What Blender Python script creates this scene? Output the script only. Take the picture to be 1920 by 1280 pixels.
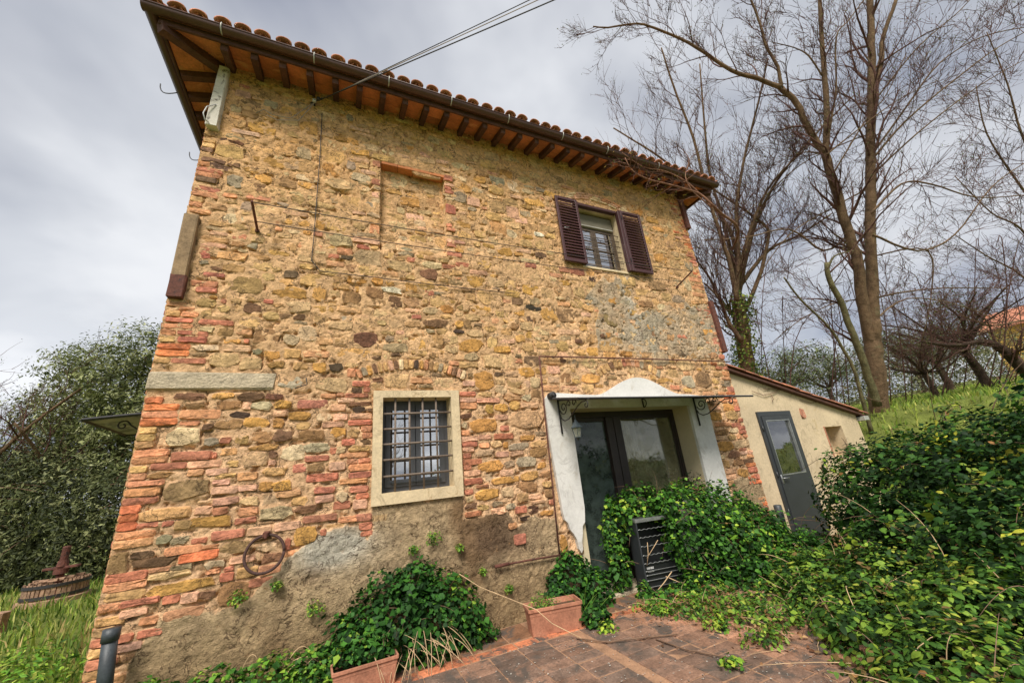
import bpy, bmesh, math, random
import numpy as np
from mathutils import Vector, Matrix

random.seed(7)
RNG = np.random.default_rng(11)
for o in list(bpy.data.objects):
    bpy.data.objects.remove(o)
scn = bpy.context.scene
COL = scn.collection

# ------------------------------------------------------------------ camera
F, YAW, PITCH, ROLL = 710.657, .446383, .334865, -.1018546
CAM = np.array([0.0, -4.5, 1.51])
_cy, _sy, _cp, _sp, _cr, _sr = math.cos(YAW), math.sin(YAW), math.cos(PITCH), math.sin(PITCH), math.cos(ROLL), math.sin(ROLL)
FW = np.array([_sy*_cp, _cy*_cp, _sp])
_rt = np.array([_cy, -_sy, 0.0])
_up = np.cross(_rt, FW)
R2 = _cr*_rt + _sr*_up
U2 = -_sr*_rt + _cr*_up
cd = bpy.data.cameras.new('camera')
cd.lens = F/1920*36
cd.sensor_width = 36
cd.sensor_fit = 'HORIZONTAL'
cd.clip_start = .05
cd.clip_end = 2000
co = bpy.data.objects.new('camera', cd)
COL.objects.link(co)
co.matrix_world = Matrix(((R2[0], U2[0], -FW[0], CAM[0]), (R2[1], U2[1], -FW[1], CAM[1]), (R2[2], U2[2], -FW[2], CAM[2]), (0, 0, 0, 1)))
scn.camera = co

# ------------------------------------------------------------------ sky, sun, exposure
SUN_EL, SUN_AZ = math.radians(50), math.radians(212)      # azimuth measured from +Y clockwise: behind the camera, a little to its left
W = bpy.data.worlds.new('World')
scn.world = W
W.use_nodes = True
nt = W.node_tree
nt.nodes.clear()
def N_(t, **k):
    n = nt.nodes.new(t)
    for a, b in k.items():
        setattr(n, a, b)
    return n
L_ = lambda a, b: nt.links.new(a, b)
wo = N_('ShaderNodeOutputWorld')
bg = N_('ShaderNodeBackground')
sky = N_('ShaderNodeTexSky')
sky.sky_type = 'NISHITA'
sky.sun_disc = False
sky.sun_elevation = SUN_EL
sky.sun_rotation = SUN_AZ
sky.air_density = 1.0
sky.dust_density = 2.0
tc = N_('ShaderNodeTexCoord')
sep = N_('ShaderNodeSeparateXYZ')
L_(tc.outputs['Generated'], sep.inputs[0])
zz = N_('ShaderNodeMath', operation='MAXIMUM')
L_(sep.outputs['Z'], zz.inputs[0]); zz.inputs[1].default_value = 0.0
za = N_('ShaderNodeMath', operation='ADD')
L_(zz.outputs[0], za.inputs[0]); za.inputs[1].default_value = .22
dx = N_('ShaderNodeMath', operation='DIVIDE'); L_(sep.outputs['X'], dx.inputs[0]); L_(za.outputs[0], dx.inputs[1])
dy = N_('ShaderNodeMath', operation='DIVIDE'); L_(sep.outputs['Y'], dy.inputs[0]); L_(za.outputs[0], dy.inputs[1])
cmb = N_('ShaderNodeCombineXYZ'); L_(dx.outputs[0], cmb.inputs[0]); L_(dy.outputs[0], cmb.inputs[1])
cmb.inputs[2].default_value = 5.3
n1 = N_('ShaderNodeTexNoise'); n1.inputs['Scale'].default_value = .75; n1.inputs['Detail'].default_value = 5; n1.inputs['Roughness'].default_value = .52; n1.inputs['Distortion'].default_value = .5
L_(cmb.outputs[0], n1.inputs['Vector'])
n2 = N_('ShaderNodeTexNoise'); n2.inputs['Scale'].default_value = 1.7; n2.inputs['Detail'].default_value = 6; n2.inputs['Roughness'].default_value = .5
L_(cmb.outputs[0], n2.inputs['Vector'])
rmp = N_('ShaderNodeValToRGB')                      # cloud deck: blue-grey bellies to bright white gaps
e = rmp.color_ramp.elements
e[0].position = .37; e[0].color = (3.6, 3.9, 4.8, 1)
e[1].position = .63; e[1].color = (9.0, 9.2, 9.6, 1)
m = e.new(.46); m.color = (5.7, 5.95, 6.6, 1)
m = e.new(.53); m.color = (7.0, 7.25, 7.8, 1)
L_(n1.outputs['Fac'], rmp.inputs[0])
# a thin brighter rim of sky low over the horizon all the way round
hz = N_('ShaderNodeMapRange'); hz.inputs['From Min'].default_value = .02; hz.inputs['From Max'].default_value = .32
hz.inputs['To Min'].default_value = 1.3; hz.inputs['To Max'].default_value = 1.0
L_(zz.outputs[0], hz.inputs['Value'])
vm = N_('ShaderNodeVectorMath', operation='SCALE'); L_(rmp.outputs[0], vm.inputs[0]); L_(hz.outputs[0], vm.inputs['Scale'])
cov = N_('ShaderNodeMapRange'); cov.inputs['From Min'].default_value = .40; cov.inputs['From Max'].default_value = .58
cov.inputs['To Min'].default_value = .80; cov.inputs['To Max'].default_value = 1.0
L_(n2.outputs['Fac'], cov.inputs['Value'])
mx = N_('ShaderNodeMix', data_type='RGBA')
L_(cov.outputs[0], mx.inputs['Factor']); L_(sky.outputs[0], mx.inputs[6]); L_(vm.outputs[0], mx.inputs[7])
L_(mx.outputs[2], bg.inputs['Color'])
bg.inputs['Strength'].default_value = .047
L_(bg.outputs[0], wo.inputs['Surface'])

sd = bpy.data.lights.new('sun', 'SUN')
sd.energy = 2.3
sd.angle = math.radians(22)
sd.color = (1.0, .94, .86)
so = bpy.data.objects.new('sun', sd)
COL.objects.link(so)
sdir = Vector((math.sin(SUN_AZ)*math.cos(SUN_EL), math.cos(SUN_AZ)*math.cos(SUN_EL), math.sin(SUN_EL)))
so.rotation_euler = sdir.to_track_quat('Z', 'Y').to_euler()
so.location = (0, -20, 25)

vs = scn.view_settings
vs.view_transform = 'Standard'
vs.look = 'None'
vs.exposure = 1.05
vs.gamma = 1.0
vs.use_curve_mapping = False
scn.render.resolution_x, scn.render.resolution_y = 1024, 682
scn.cycles.max_bounces = 6
scn.cycles.transparent_max_bounces = 12

# ------------------------------------------------------------------ pixels to places
def ray(x, y):
    return (x-960)*R2 - (y-640)*U2 + F*FW
def at(x, y, dep):                 # a point at a distance along the view axis
    return CAM + ray(x, y)/F*dep
def WL(x, y, off=0.0):             # on the facade plane (Y = off)
    d = ray(x, y)
    return CAM + d*((4.5+off)/d[1])
def GZ(x, y, z=0.0):               # on a level plane
    d = ray(x, y)
    return CAM + d*((z-CAM[2])/d[2])
def ON_X(px, py, x):               # on the plane X = x
    d = ray(px, py)
    return CAM + d*((x-CAM[0])/d[0])

def lin(c):
    return tuple(((v/255)/12.92 if v/255 <= .04045 else ((v/255+.055)/1.055)**2.4) for v in c)

# ------------------------------------------------------------------ objects
WLOC = {}
def tag(o, label=None, cat=None, group=None, kind=None):
    if label: o['label'] = label
    if cat: o['category'] = cat
    if group: o['group'] = group
    if kind: o['kind'] = kind
    return o
def thing(name, loc, label, cat, group=None):
    o = bpy.data.objects.new(name, None)
    o.empty_display_size = .1
    COL.objects.link(o)
    o.location = loc
    WLOC[o.name] = np.array(loc, float)
    return tag(o, label, cat, group)
def link(name, me, loc, parent=None):
    o = bpy.data.objects.new(name, me)
    COL.objects.link(o)
    WLOC[o.name] = np.array(loc, float)
    if parent is not None:
        o.parent = parent
        o.location = np.array(loc, float) - WLOC[parent.name]
    else:
        o.location = loc
    return o
def raw_mesh(name, V, faces, mat, cols=None, smooth=False):
    me = bpy.data.meshes.new(name)
    V = np.asarray(V, np.float32)
    if isinstance(faces, np.ndarray):
        n, k = faces.shape
        me.vertices.add(len(V)); me.vertices.foreach_set('co', V.ravel())
        me.loops.add(n*k); me.loops.foreach_set('vertex_index', faces.ravel().astype(np.int32))
        me.polygons.add(n); me.polygons.foreach_set('loop_start', np.arange(0, n*k, k, dtype=np.int32))
        me.polygons.foreach_set('loop_total', np.full(n, k, np.int32))
        me.update(calc_edges=True)
    else:
        me.from_pydata(V.tolist(), [], faces)
    if cols is not None:
        c = np.asarray(cols, np.float32)
        if c.shape[1] == 3:
            c = np.hstack([c, np.ones((len(c), 1), np.float32)])
        a = me.attributes.new('Col', 'FLOAT_COLOR', 'POINT')
        a.data.foreach_set('color', c.ravel())
    if smooth:
        me.polygons.foreach_set('use_smooth', np.ones(len(me.polygons), bool))
    if mat is not None:
        me.materials.append(mat)
    return me
def mk(name, V, faces, mat, parent=None, cols=None, smooth=False, base=False):
    V = np.asarray(V, float)
    lo, hi = V.min(0), V.max(0)
    c = (lo+hi)/2
    if base: c[2] = lo[2]
    return link(name, raw_mesh(name, V-c, faces, mat, cols, smooth), c, parent)

class MB:
    def __init__(s):
        s.v, s.f, s.c = [], [], []
    def add(s, V, Fs, col=None):
        b = len(s.v)
        s.v.extend([tuple(p) for p in V])
        s.f.extend([tuple(i+b for i in f) for f in Fs])
        if col is not None:
            s.c.extend([tuple(col)]*len(V))
        return s
    def box(s, lo, hi, rot=None, col=None):
        (a, b, c), (d, e, f) = lo, hi
        V = np.array([(a, b, c), (d, b, c), (d, e, c), (a, e, c), (a, b, f), (d, b, f), (d, e, f), (a, e, f)], float)
        if rot is not None:
            m = V.mean(0); V = (np.array(rot) @ (V-m).T).T + m
        return s.add(V, [(0, 3, 2, 1), (4, 5, 6, 7), (0, 1, 5, 4), (1, 2, 6, 5), (2, 3, 7, 6), (3, 0, 4, 7)], col)
    def bev(s, lo, hi, b=.006, col=None, jit=0):
        lo, hi = np.array(lo, float), np.array(hi, float)
        V = []
        for ax in range(3):
            o = [i for i in range(3) if i != ax]
            for sg in (0, 1):
                for (p, q) in ((0, 0), (1, 0), (1, 1), (0, 1)):
                    v = np.zeros(3)
                    v[ax] = hi[ax] if sg else lo[ax]
                    v[o[0]] = hi[o[0]]-b if p else lo[o[0]]+b
                    v[o[1]] = hi[o[1]]-b if q else lo[o[1]]+b
                    V.append(v)
        bm = bmesh.new()
        for v in V: bm.verts.new(v)
        r = bmesh.ops.convex_hull(bm, input=bm.verts)
        bm.verts.index_update()
        VV = [np.array(v.co)+(RNG.normal(0, jit, 3) if jit else 0) for v in bm.verts]
        Fs = [tuple(v.index for v in f.verts) for f in bm.faces]
        bm.free()
        return s.add(VV, Fs, col)
    def tube(s, P, r, n=8, col=None, cap=True):
        P = np.asarray(P, float)
        if np.isscalar(r): r = [r]*len(P)
        d = np.gradient(P, axis=0)
        d /= np.maximum(np.linalg.norm(d, axis=1, keepdims=True), 1e-9)
        ref = np.array([0, 0, 1.0]) if abs(d[0][2]) < .9 else np.array([1.0, 0, 0])
        V = []
        a = np.linspace(0, 2*math.pi, n, endpoint=False)
        ca, sa = np.cos(a)[:, None], np.sin(a)[:, None]
        u = ref
        for i in range(len(P)):
            u = u - d[i]*(u@d[i]); u /= max(np.linalg.norm(u), 1e-9)
            w = np.cross(d[i], u)
            V.append(P[i]+r[i]*(ca*u+sa*w))
        V = np.vstack(V)
        Fs = [(i*n+j, i*n+(j+1) % n, (i+1)*n+(j+1) % n, (i+1)*n+j) for i in range(len(P)-1) for j in range(n)]
        if cap:
            Fs += [tuple(range(n-1, -1, -1)), tuple((len(P)-1)*n+j for j in range(n))]
        return s.add(V, Fs, col)
    def lathe(s, prof, c=(0, 0, 0), n=20, col=None):
        V, Fs = [], []
        for (r, z) in prof:
            for j in range(n):
                a = 2*math.pi*j/n
                V.append((c[0]+r*math.cos(a), c[1]+r*math.sin(a), c[2]+z))
        for i in range(len(prof)-1):
            for j in range(n):
                Fs.append((i*n+j, i*n+(j+1) % n, (i+1)*n+(j+1) % n, (i+1)*n+j))
        Fs.append(tuple(range(n-1, -1, -1)))
        Fs.append(tuple((len(prof)-1)*n+j for j in range(n)))
        return s.add(V, Fs, col)
    def poly_y(s, pts, y0, y1, col=None):          # polygon in X,Z extruded along Y
        n = len(pts)
        V = [(p[0], y0, p[1]) for p in pts]+[(p[0], y1, p[1]) for p in pts]
        Fs = [tuple(range(n)), tuple(range(2*n-1, n-1, -1))]
        Fs += [(i, i+n, (i+1) % n+n, (i+1) % n) for i in range(n)]
        return s.add(V, Fs, col)
    def build(s, name, mat, parent=None, smooth=False, base=False):
        return mk(name, s.v, s.f, mat, parent, s.c if s.c else None, smooth, base)
def box(name, lo, hi, mat, parent=None, b=None, col=None, jit=0):
    m = MB()
    m.bev(lo, hi, b, col, jit) if b else m.box(lo, hi, None, col)
    return m.build(name, mat, parent)
def tube(name, P, r, mat, parent=None, n=8, smooth=True):
    return MB().tube(P, r, n).build(name, mat, parent, smooth)
def recalc(o):
    bm = bmesh.new(); bm.from_mesh(o.data)
    bmesh.ops.recalc_face_normals(bm, faces=bm.faces)
    bm.to_mesh(o.data); bm.free()

def vnoise(shape, cell, seed, octv=1, rough=.5):   # smooth value noise on a grid, about -1..1
    g = np.random.default_rng(seed)
    out = np.zeros(shape); amp, tot = 1.0, 0.0
    for k in range(octv):
        c = max(cell/2**k, 1.0)
        ny, nx = int(shape[0]/c)+3, int(shape[1]/c)+3
        a = g.uniform(-1, 1, (ny, nx))
        yy = np.arange(shape[0])/c; xx = np.arange(shape[1])/c
        iy, ix = yy.astype(int), xx.astype(int)
        fy, fx = yy-iy, xx-ix
        fy = (fy*fy*(3-2*fy))[:, None]; fx = (fx*fx*(3-2*fx))[None, :]
        A = a[iy][:, ix]; B = a[iy][:, ix+1]; C2 = a[iy+1][:, ix]; D = a[iy+1][:, ix+1]
        out += amp*((A*(1-fx)+B*fx)*(1-fy)+(C2*(1-fx)+D*fx)*fy)
        tot += amp; amp *= rough
    return out/tot
def smooth(t):
    t = np.clip(t, 0, 1)
    return t*t*(3-2*t)

# ------------------------------------------------------------------ materials
def new_mat(name):
    m = bpy.data.materials.new(name)
    m.use_nodes = True
    nt = m.node_tree
    nt.nodes.clear()
    out = nt.nodes.new('ShaderNodeOutputMaterial')
    return m, nt, out
def surf(name, col=None, rough=.8, metal=0, var=.25, scale=6, fine=60, bump=.3, bscale=80, bdist=.01, stain=None, stain_at=.62, stain_scale=3, attr=False, rnd=0, coat=0, spec=.5, mortar=None, trans=0, crack=0, crack_scale=9):
    m, nt, out = new_mat(name)
    N = nt.nodes.new
    L = nt.links.new
    p = N('ShaderNodeBsdfPrincipled')
    L(p.outputs[0], out.inputs['Surface'])
    tc = N('ShaderNodeTexCoord'); geo = N('ShaderNodeNewGeometry')
    vec = geo.outputs['Position']
    if rnd:
        oi = N('ShaderNodeObjectInfo')
        ad = N('ShaderNodeVectorMath'); ad.operation = 'ADD'
        sc = N('ShaderNodeVectorMath'); sc.operation = 'SCALE'; sc.inputs[0].default_value = (17, 31, 11)
        L(oi.outputs['Random'], sc.inputs['Scale']); L(geo.outputs['Position'], ad.inputs[0]); L(sc.outputs[0], ad.inputs[1])
        vec = ad.outputs[0]
    def noise(s, d=4, r=.6, dist=0):
        n = N('ShaderNodeTexNoise'); n.inputs['Scale'].default_value = s; n.inputs['Detail'].default_value = d
        n.inputs['Roughness'].default_value = r; n.inputs['Distortion'].default_value = dist
        L(vec, n.inputs['Vector']); return n
    if attr:
        a = N('ShaderNodeAttribute'); a.attribute_name = 'Col'; base = a.outputs['Color']
    else:
        c = N('ShaderNodeRGB'); c.outputs[0].default_value = (*col, 1); base = c.outputs[0]
    def mul(base, fac_sock, lo, hi):
        mr = N('ShaderNodeMapRange'); mr.inputs['From Min'].default_value = .3; mr.inputs['From Max'].default_value = .7
        mr.inputs['To Min'].default_value = lo; mr.inputs['To Max'].default_value = hi
        L(fac_sock, mr.inputs['Value'])
        v = N('ShaderNodeVectorMath'); v.operation = 'SCALE'
        L(base, v.inputs[0]); L(mr.outputs[0], v.inputs['Scale'])
        return v.outputs[0]
    nA, nB = noise(scale), noise(fine, 5, .65)
    base = mul(base, nA.outputs['Fac'], 1-var, 1+var)
    base = mul(base, nB.outputs['Fac'], 1-var*.9, 1+var*.9)
    if rnd:
        mr = N('ShaderNodeMapRange'); mr.inputs['To Min'].default_value = 1-rnd; mr.inputs['To Max'].default_value = 1+rnd
        L(oi.outputs['Random'], mr.inputs['Value'])
        v = N('ShaderNodeVectorMath'); v.operation = 'SCALE'; L(base, v.inputs[0]); L(mr.outputs[0], v.inputs['Scale']); base = v.outputs[0]
    def over(base, colr, src, lo, hi):
        mr = N('ShaderNodeMapRange'); mr.inputs['From Min'].default_value = lo; mr.inputs['From Max'].default_value = hi
        L(src, mr.inputs['Value'])
        x = N('ShaderNodeMix'); x.data_type = 'RGBA'
        L(mr.outputs[0], x.inputs['Factor']); L(base, x.inputs[6]); x.inputs[7].default_value = (*colr, 1)
        return x.outputs[2]
    if stain is not None:
        nS = noise(stain_scale, 7, .7, .6)
        base = over(base, stain, nS.outputs['Fac'], stain_at, stain_at+.09)
    if crack:                                   # fine dark fissures, broken up
        nC = noise(crack_scale, 7, .62, .7); nK = noise(crack_scale*.6, 3, .6)
        sb_ = N('ShaderNodeMath'); sb_.operation = 'SUBTRACT'; L(nC.outputs['Fac'], sb_.inputs[0]); sb_.inputs[1].default_value = .5
        ab = N('ShaderNodeMath'); ab.operation = 'ABSOLUTE'; L(sb_.outputs[0], ab.inputs[0])
        m1 = N('ShaderNodeMapRange'); m1.inputs['From Min'].default_value = .006; m1.inputs['From Max'].default_value = .03; m1.inputs['To Min'].default_value = crack; m1.inputs['To Max'].default_value = 0
        L(ab.outputs[0], m1.inputs['Value'])
        m2 = N('ShaderNodeMapRange'); m2.inputs['From Min'].default_value = .45; m2.inputs['From Max'].default_value = .56; L(nK.outputs['Fac'], m2.inputs['Value'])
        mm = N('ShaderNodeMath'); mm.operation = 'MULTIPLY'; L(m1.outputs[0], mm.inputs[0]); L(m2.outputs[0], mm.inputs[1])
        x = N('ShaderNodeMix'); x.data_type = 'RGBA'; L(mm.outputs[0], x.inputs['Factor']); L(base, x.inputs[6]); x.inputs[7].default_value = (*lin((70, 54, 40)), 1)
        base = x.outputs[2]
    if mortar is not None:                      # lime smeared over the rim of each stone (rim weight in the attribute's alpha)
        nM = noise(26, 5, .7, .3)
        ad = N('ShaderNodeMath'); ad.operation = 'ADD'
        L(a.outputs['Alpha'], ad.inputs[0]); L(nM.outputs['Fac'], ad.inputs[1])
        base = over(base, mortar, ad.outputs[0], 1.07, 1.24)
    L(base, p.inputs['Base Color'])
    p.inputs['Roughness'].default_value = rough
    p.inputs['Metallic'].default_value = metal
    p.inputs['Specular IOR Level'].default_value = spec
    if coat: p.inputs['Coat Weight'].default_value = coat
    if bump:
        n3 = noise(bscale, 6, .7)
        ad2 = N('ShaderNodeMath'); ad2.operation = 'ADD'
        n4 = noise(bscale*.22, 4, .6)
        L(n3.outputs['Fac'], ad2.inputs[0]); L(n4.outputs['Fac'], ad2.inputs[1])
        b = N('ShaderNodeBump'); b.inputs['Strength'].default_value = bump; b.inputs['Distance'].default_value = bdist
        L(ad2.outputs[0], b.inputs['Height']); L(b.outputs[0], p.inputs['Normal'])
    if trans:
        t = N('ShaderNodeBsdfTranslucent'); L(base, t.inputs['Color'])
        x = N('ShaderNodeMixShader'); x.inputs[0].default_value = trans
        L(p.outputs[0], x.inputs[1]); L(t.outputs[0], x.inputs[2]); L(x.outputs[0], out.inputs['Surface'])
    return m
def glass(name, tint=(.9, .93, .92), dust=.06, dustc=(.3, .32, .3), refl=1.0):
    m, nt, out = new_mat(name)
    N = nt.nodes.new; L = nt.links.new
    tr = N('ShaderNodeBsdfTransparent'); tr.inputs[0].default_value = (*tint, 1)
    gl = N('ShaderNodeBsdfGlossy'); gl.inputs['Roughness'].default_value = .015
    df = N('ShaderNodeBsdfDiffuse'); df.inputs[0].default_value = (*dustc, 1)
    geo = N('ShaderNodeNewGeometry')
    no = N('ShaderNodeTexNoise'); no.inputs['Scale'].default_value = 5; no.inputs['Detail'].default_value = 8; no.inputs['Roughness'].default_value = .7
    L(geo.outputs['Position'], no.inputs['Vector'])
    bp = N('ShaderNodeBump'); bp.inputs['Strength'].default_value = .06; bp.inputs['Distance'].default_value = .02
    n5 = N('ShaderNodeTexNoise'); n5.inputs['Scale'].default_value = 3; L(geo.outputs['Position'], n5.inputs['Vector'])
    L(n5.outputs['Fac'], bp.inputs['Height']); L(bp.outputs[0], gl.inputs['Normal'])
    fr = N('ShaderNodeFresnel'); fr.inputs['IOR'].default_value = 1.52
    ml = N('ShaderNodeMath'); ml.operation = 'MULTIPLY_ADD'; ml.inputs[1].default_value = 1.7*refl; ml.inputs[2].default_value = .06*refl
    ml.use_clamp = True
    L(fr.outputs[0], ml.inputs[0])
    mr = N('ShaderNodeMapRange'); mr.inputs['From Min'].default_value = .4; mr.inputs['From Max'].default_value = .7
    mr.inputs['To Min'].default_value = dust*.5; mr.inputs['To Max'].default_value = dust*1.8
    L(no.outputs['Fac'], mr.inputs['Value'])
    x1 = N('ShaderNodeMixShader'); L(mr.outputs[0], x1.inputs[0]); L(tr.outputs[0], x1.inputs[1]); L(df.outputs[0], x1.inputs[2])
    x2 = N('ShaderNodeMixShader'); L(ml.outputs[0], x2.inputs[0]); L(x1.outputs[0], x2.inputs[1]); L(gl.outputs[0], x2.inputs[2])
    L(x2.outputs[0], out.inputs['Surface'])
    return m

MORT = lin((224, 184, 142))
M = {}
M['stone'] = surf('rubble_stone', attr=True, rough=.92, var=.34, scale=8, fine=30, bump=1.0, bscale=34, bdist=.03, mortar=MORT, spec=.2, stain=lin((112, 90, 66)), stain_at=.64, stain_scale=8, crack=.75, crack_scale=10)
M['brick'] = surf('old_brick', attr=True, rough=.9, var=.30, scale=8, fine=32, bump=.8, bscale=36, bdist=.018, crack=.5, crack_scale=8, mortar=lin((205, 165, 122)), spec=.25, stain=lin((88, 66, 54)), stain_at=.67, stain_scale=9)
M['mortar'] = surf('lime_mortar', attr=True, rough=.95, var=.26, scale=6, fine=30, bump=1.0, bscale=34, bdist=.035, spec=.15, stain=lin((158, 122, 84)), stain_at=.62, stain_scale=13, crack=.85, crack_scale=9)
M['concrete'] = surf('cast_concrete', lin((196, 180, 152)), .93, var=.26, scale=8, fine=40, bump=1.0, bscale=45, bdist=.03, stain=lin((110, 104, 94)), stain_at=.6, stain_scale=22)
M['cream'] = surf('cream_stone', lin((208, 188, 152)), .88, var=.14, scale=5, fine=40, bump=.4, bscale=60, stain=lin((172, 148, 112)), stain_at=.58, stain_scale=6, crack=.3, crack_scale=4)
M['white'] = surf('white_plaster', lin((210, 208, 202)), .85, crack=.2, crack_scale=3, var=.08, scale=2.5, fine=30, bump=.25, bscale=30, bdist=.01, stain=lin((190, 185, 174)), stain_at=.58, stain_scale=3)
M['jamb'] = surf('jamb_plaster', lin((196, 182, 150)), .88, var=.07, scale=3, fine=30, bump=.2, bscale=40)
M['wood'] = surf('eaves_wood', lin((84, 52, 40)), .8, var=.35, scale=7, fine=50, bump=.5, bscale=50, rnd=.2)
M['soffit'] = surf('soffit_terracotta', lin((204, 128, 80)), .88, var=.22, scale=6, fine=40, bump=.25, rnd=.2, stain=lin((224, 162, 108)), stain_at=.56, stain_scale=3)
M['tile'] = surf('roof_terracotta', lin((188, 124, 96)), .9, var=.28, scale=9, fine=60, bump=.4, rnd=.22, stain=lin((150, 136, 112)), stain_at=.6, stain_scale=9)
M['gutter'] = surf('brown_gutter', lin((82, 54, 46)), .45, metal=.0, var=.2, scale=4, fine=30, bump=.08)
M['galv'] = surf('galvanised', lin((176, 176, 168)), .5, metal=.4, var=.2, bump=.1)
M['iron'] = surf('black_iron', lin((44, 42, 42)), .6, var=.3, scale=20, fine=100, bump=.3, stain=lin((92, 58, 40)), stain_at=.62, stain_scale=12)
M['rust'] = surf('rusty_iron', lin((98, 58, 46)), .85, var=.4, scale=25, fine=130, bump=.5, bscale=150, stain=lin((58, 44, 42)), stain_at=.55, stain_scale=15)
M['bar'] = surf('old_grille', lin((112, 98, 86)), .8, var=.3, scale=18, fine=90, bump=.3, stain=lin((98, 62, 46)), stain_at=.6, stain_scale=10)
M['ringiron'] = surf('dark_rust', lin((74, 50, 44)), .8, var=.3, scale=25, fine=100, bump=.4)
M['shutter'] = surf('maroon_paint', lin((72, 43, 43)), .5, var=.16, scale=5, fine=60, bump=.1, stain=lin((122, 86, 76)), stain_at=.7, stain_scale=12)
M['sash'] = surf('slate_paint', lin((74, 76, 80)), .5, var=.12, bump=.08)
M['sashbrown'] = surf('brown_sash', lin((86, 72, 58)), .6, var=.2, bump=.15)
M['doorframe'] = surf('dark_brown_frame', lin((46, 37, 33)), .55, var=.25, bump=.15, stain=lin((120, 104, 92)), stain_at=.7, stain_scale=14)
M['darkmetal'] = surf('charcoal_metal', lin((54, 57, 60)), .45, var=.14, scale=3, bump=.05, stain=lin((92, 94, 92)), stain_at=.64, stain_scale=5)
M['annex'] = surf('buff_render', lin((204, 184, 150)), .92, crack=.35, crack_scale=2.5, var=.15, scale=1.6, fine=25, bump=.3, bscale=40, bdist=.01, stain=lin((186, 164, 124)), stain_at=.58, stain_scale=2.2)
M['glass'] = glass('window_glass', refl=4.2)
M['doorglass'] = glass('door_glass', (.90, .90, .80), .34, (.34, .33, .19), .40)
M['dirtyglass'] = glass('dirty_glass', (.22, .28, .25), .75, (.085, .115, .10), .35)
M['canopyglass'] = glass('canopy_sheet', (.4, .42, .4), .95, (.42, .43, .42), .15)
M['curtain'] = surf('curtain_cloth', lin((214, 198, 140)), .95, var=.12, scale=2, bump=.1, trans=.25)
M['blindrail'] = surf('blind_rail', lin((176, 172, 162)), .6, var=.1, bump=0)
M['room'] = surf('room_plaster', lin((120, 112, 98)), .95, var=.1, bump=0)
M['blind'] = surf('roller_box', lin((112, 106, 90)), .8, var=.14, bump=.05)
M['paver'] = surf('paver', attr=True, rough=.95, var=.34, scale=7, fine=48, bump=.6, bscale=60, stain=lin((92, 82, 74)), stain_at=.5, stain_scale=4, spec=.2)
M['cement'] = surf('cement_joint', lin((158, 122, 94)), .95, var=.3, fine=80, bump=.6)
M['terra'] = surf('terracotta_pot', lin((172, 118, 92)), .9, var=.26, scale=6, fine=50, bump=.2, stain=lin((200, 156, 128)), stain_at=.56, stain_scale=6)
M['soil'] = surf('soil', lin((92, 70, 50)), .98, var=.4, fine=50, bump=.9, bdist=.03)
M['leaf'] = surf('leaf', attr=True, rough=.6, var=.24, scale=14, fine=90, bump=.0, trans=.22, spec=.25)
M['grass'] = surf('grass_blade', attr=True, rough=.6, var=.12, scale=5, bump=0, trans=.25, spec=.3)
M['drystem'] = surf('dry_stem', lin((196, 166, 128)), .9, var=.25, fine=40, bump=.2)
M['greystem'] = surf('bramble_stem', lin((122, 96, 76)), .9, var=.3, fine=40, bump=.2)
M['bark'] = surf('bark', attr=True, rough=.95, var=.42, stain=lin((126, 122, 92)), stain_at=.6, stain_scale=3, scale=6, fine=45, bump=1.0, bscale=40, bdist=.03, spec=.2)
M['ground'] = surf('ground', attr=True, rough=.98, var=.35, scale=2.5, fine=30, bump=.9, bscale=30, bdist=.04, spec=.15)
M['oldwood'] = surf('weathered_wood', lin((150, 120, 96)), .95, var=.4, scale=18, fine=90, bump=.8, bscale=60, rnd=.25, stain=lin((176, 150, 110)), stain_at=.64, stain_scale=14)
M['padwhite'] = surf('flaked_white', lin((206, 200, 186)), .85, var=.12, scale=6, fine=60, bump=.4, stain=lin((96, 86, 76)), stain_at=.56, stain_scale=7)
M['padgrey'] = surf('flaked_concrete', lin((146, 122, 92)), .95, var=.25, scale=7, fine=70, bump=.8, stain=lin((92, 62, 54)), stain_at=.64, stain_scale=7)
M['black'] = surf('black_panel', lin((30, 32, 32)), .4, var=.2, bump=.1)
M['chrome'] = surf('worn_chrome', lin((168, 170, 168)), .35, metal=.7, var=.2, bump=.05)
M['pvc'] = surf('drain_pipe', lin((58, 64, 68)), .5, var=.25, scale=8, fine=70, bump=.15, stain=lin((104, 108, 104)), stain_at=.6, stain_scale=9)
M['cable'] = surf('cable', lin((52, 50, 50)), .7, var=.1, bump=0)
M['palecable'] = surf('pale_cable', lin((158, 146, 136)), .7, var=.1, bump=0)
M['porcelain'] = surf('porcelain', lin((190, 190, 186)), .3, var=.08, bump=0)
M['yellowwall'] = surf('ochre_render', lin((222, 176, 88)), .9, var=.1, bump=.1)
M['lampglass'] = glass('lamp_glass', (.9, .9, .86), .2, (.7, .7, .66), .7)
M['verdigris'] = surf('verdigris_metal', lin((56, 66, 70)), .6, var=.3, bump=.2)

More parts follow.
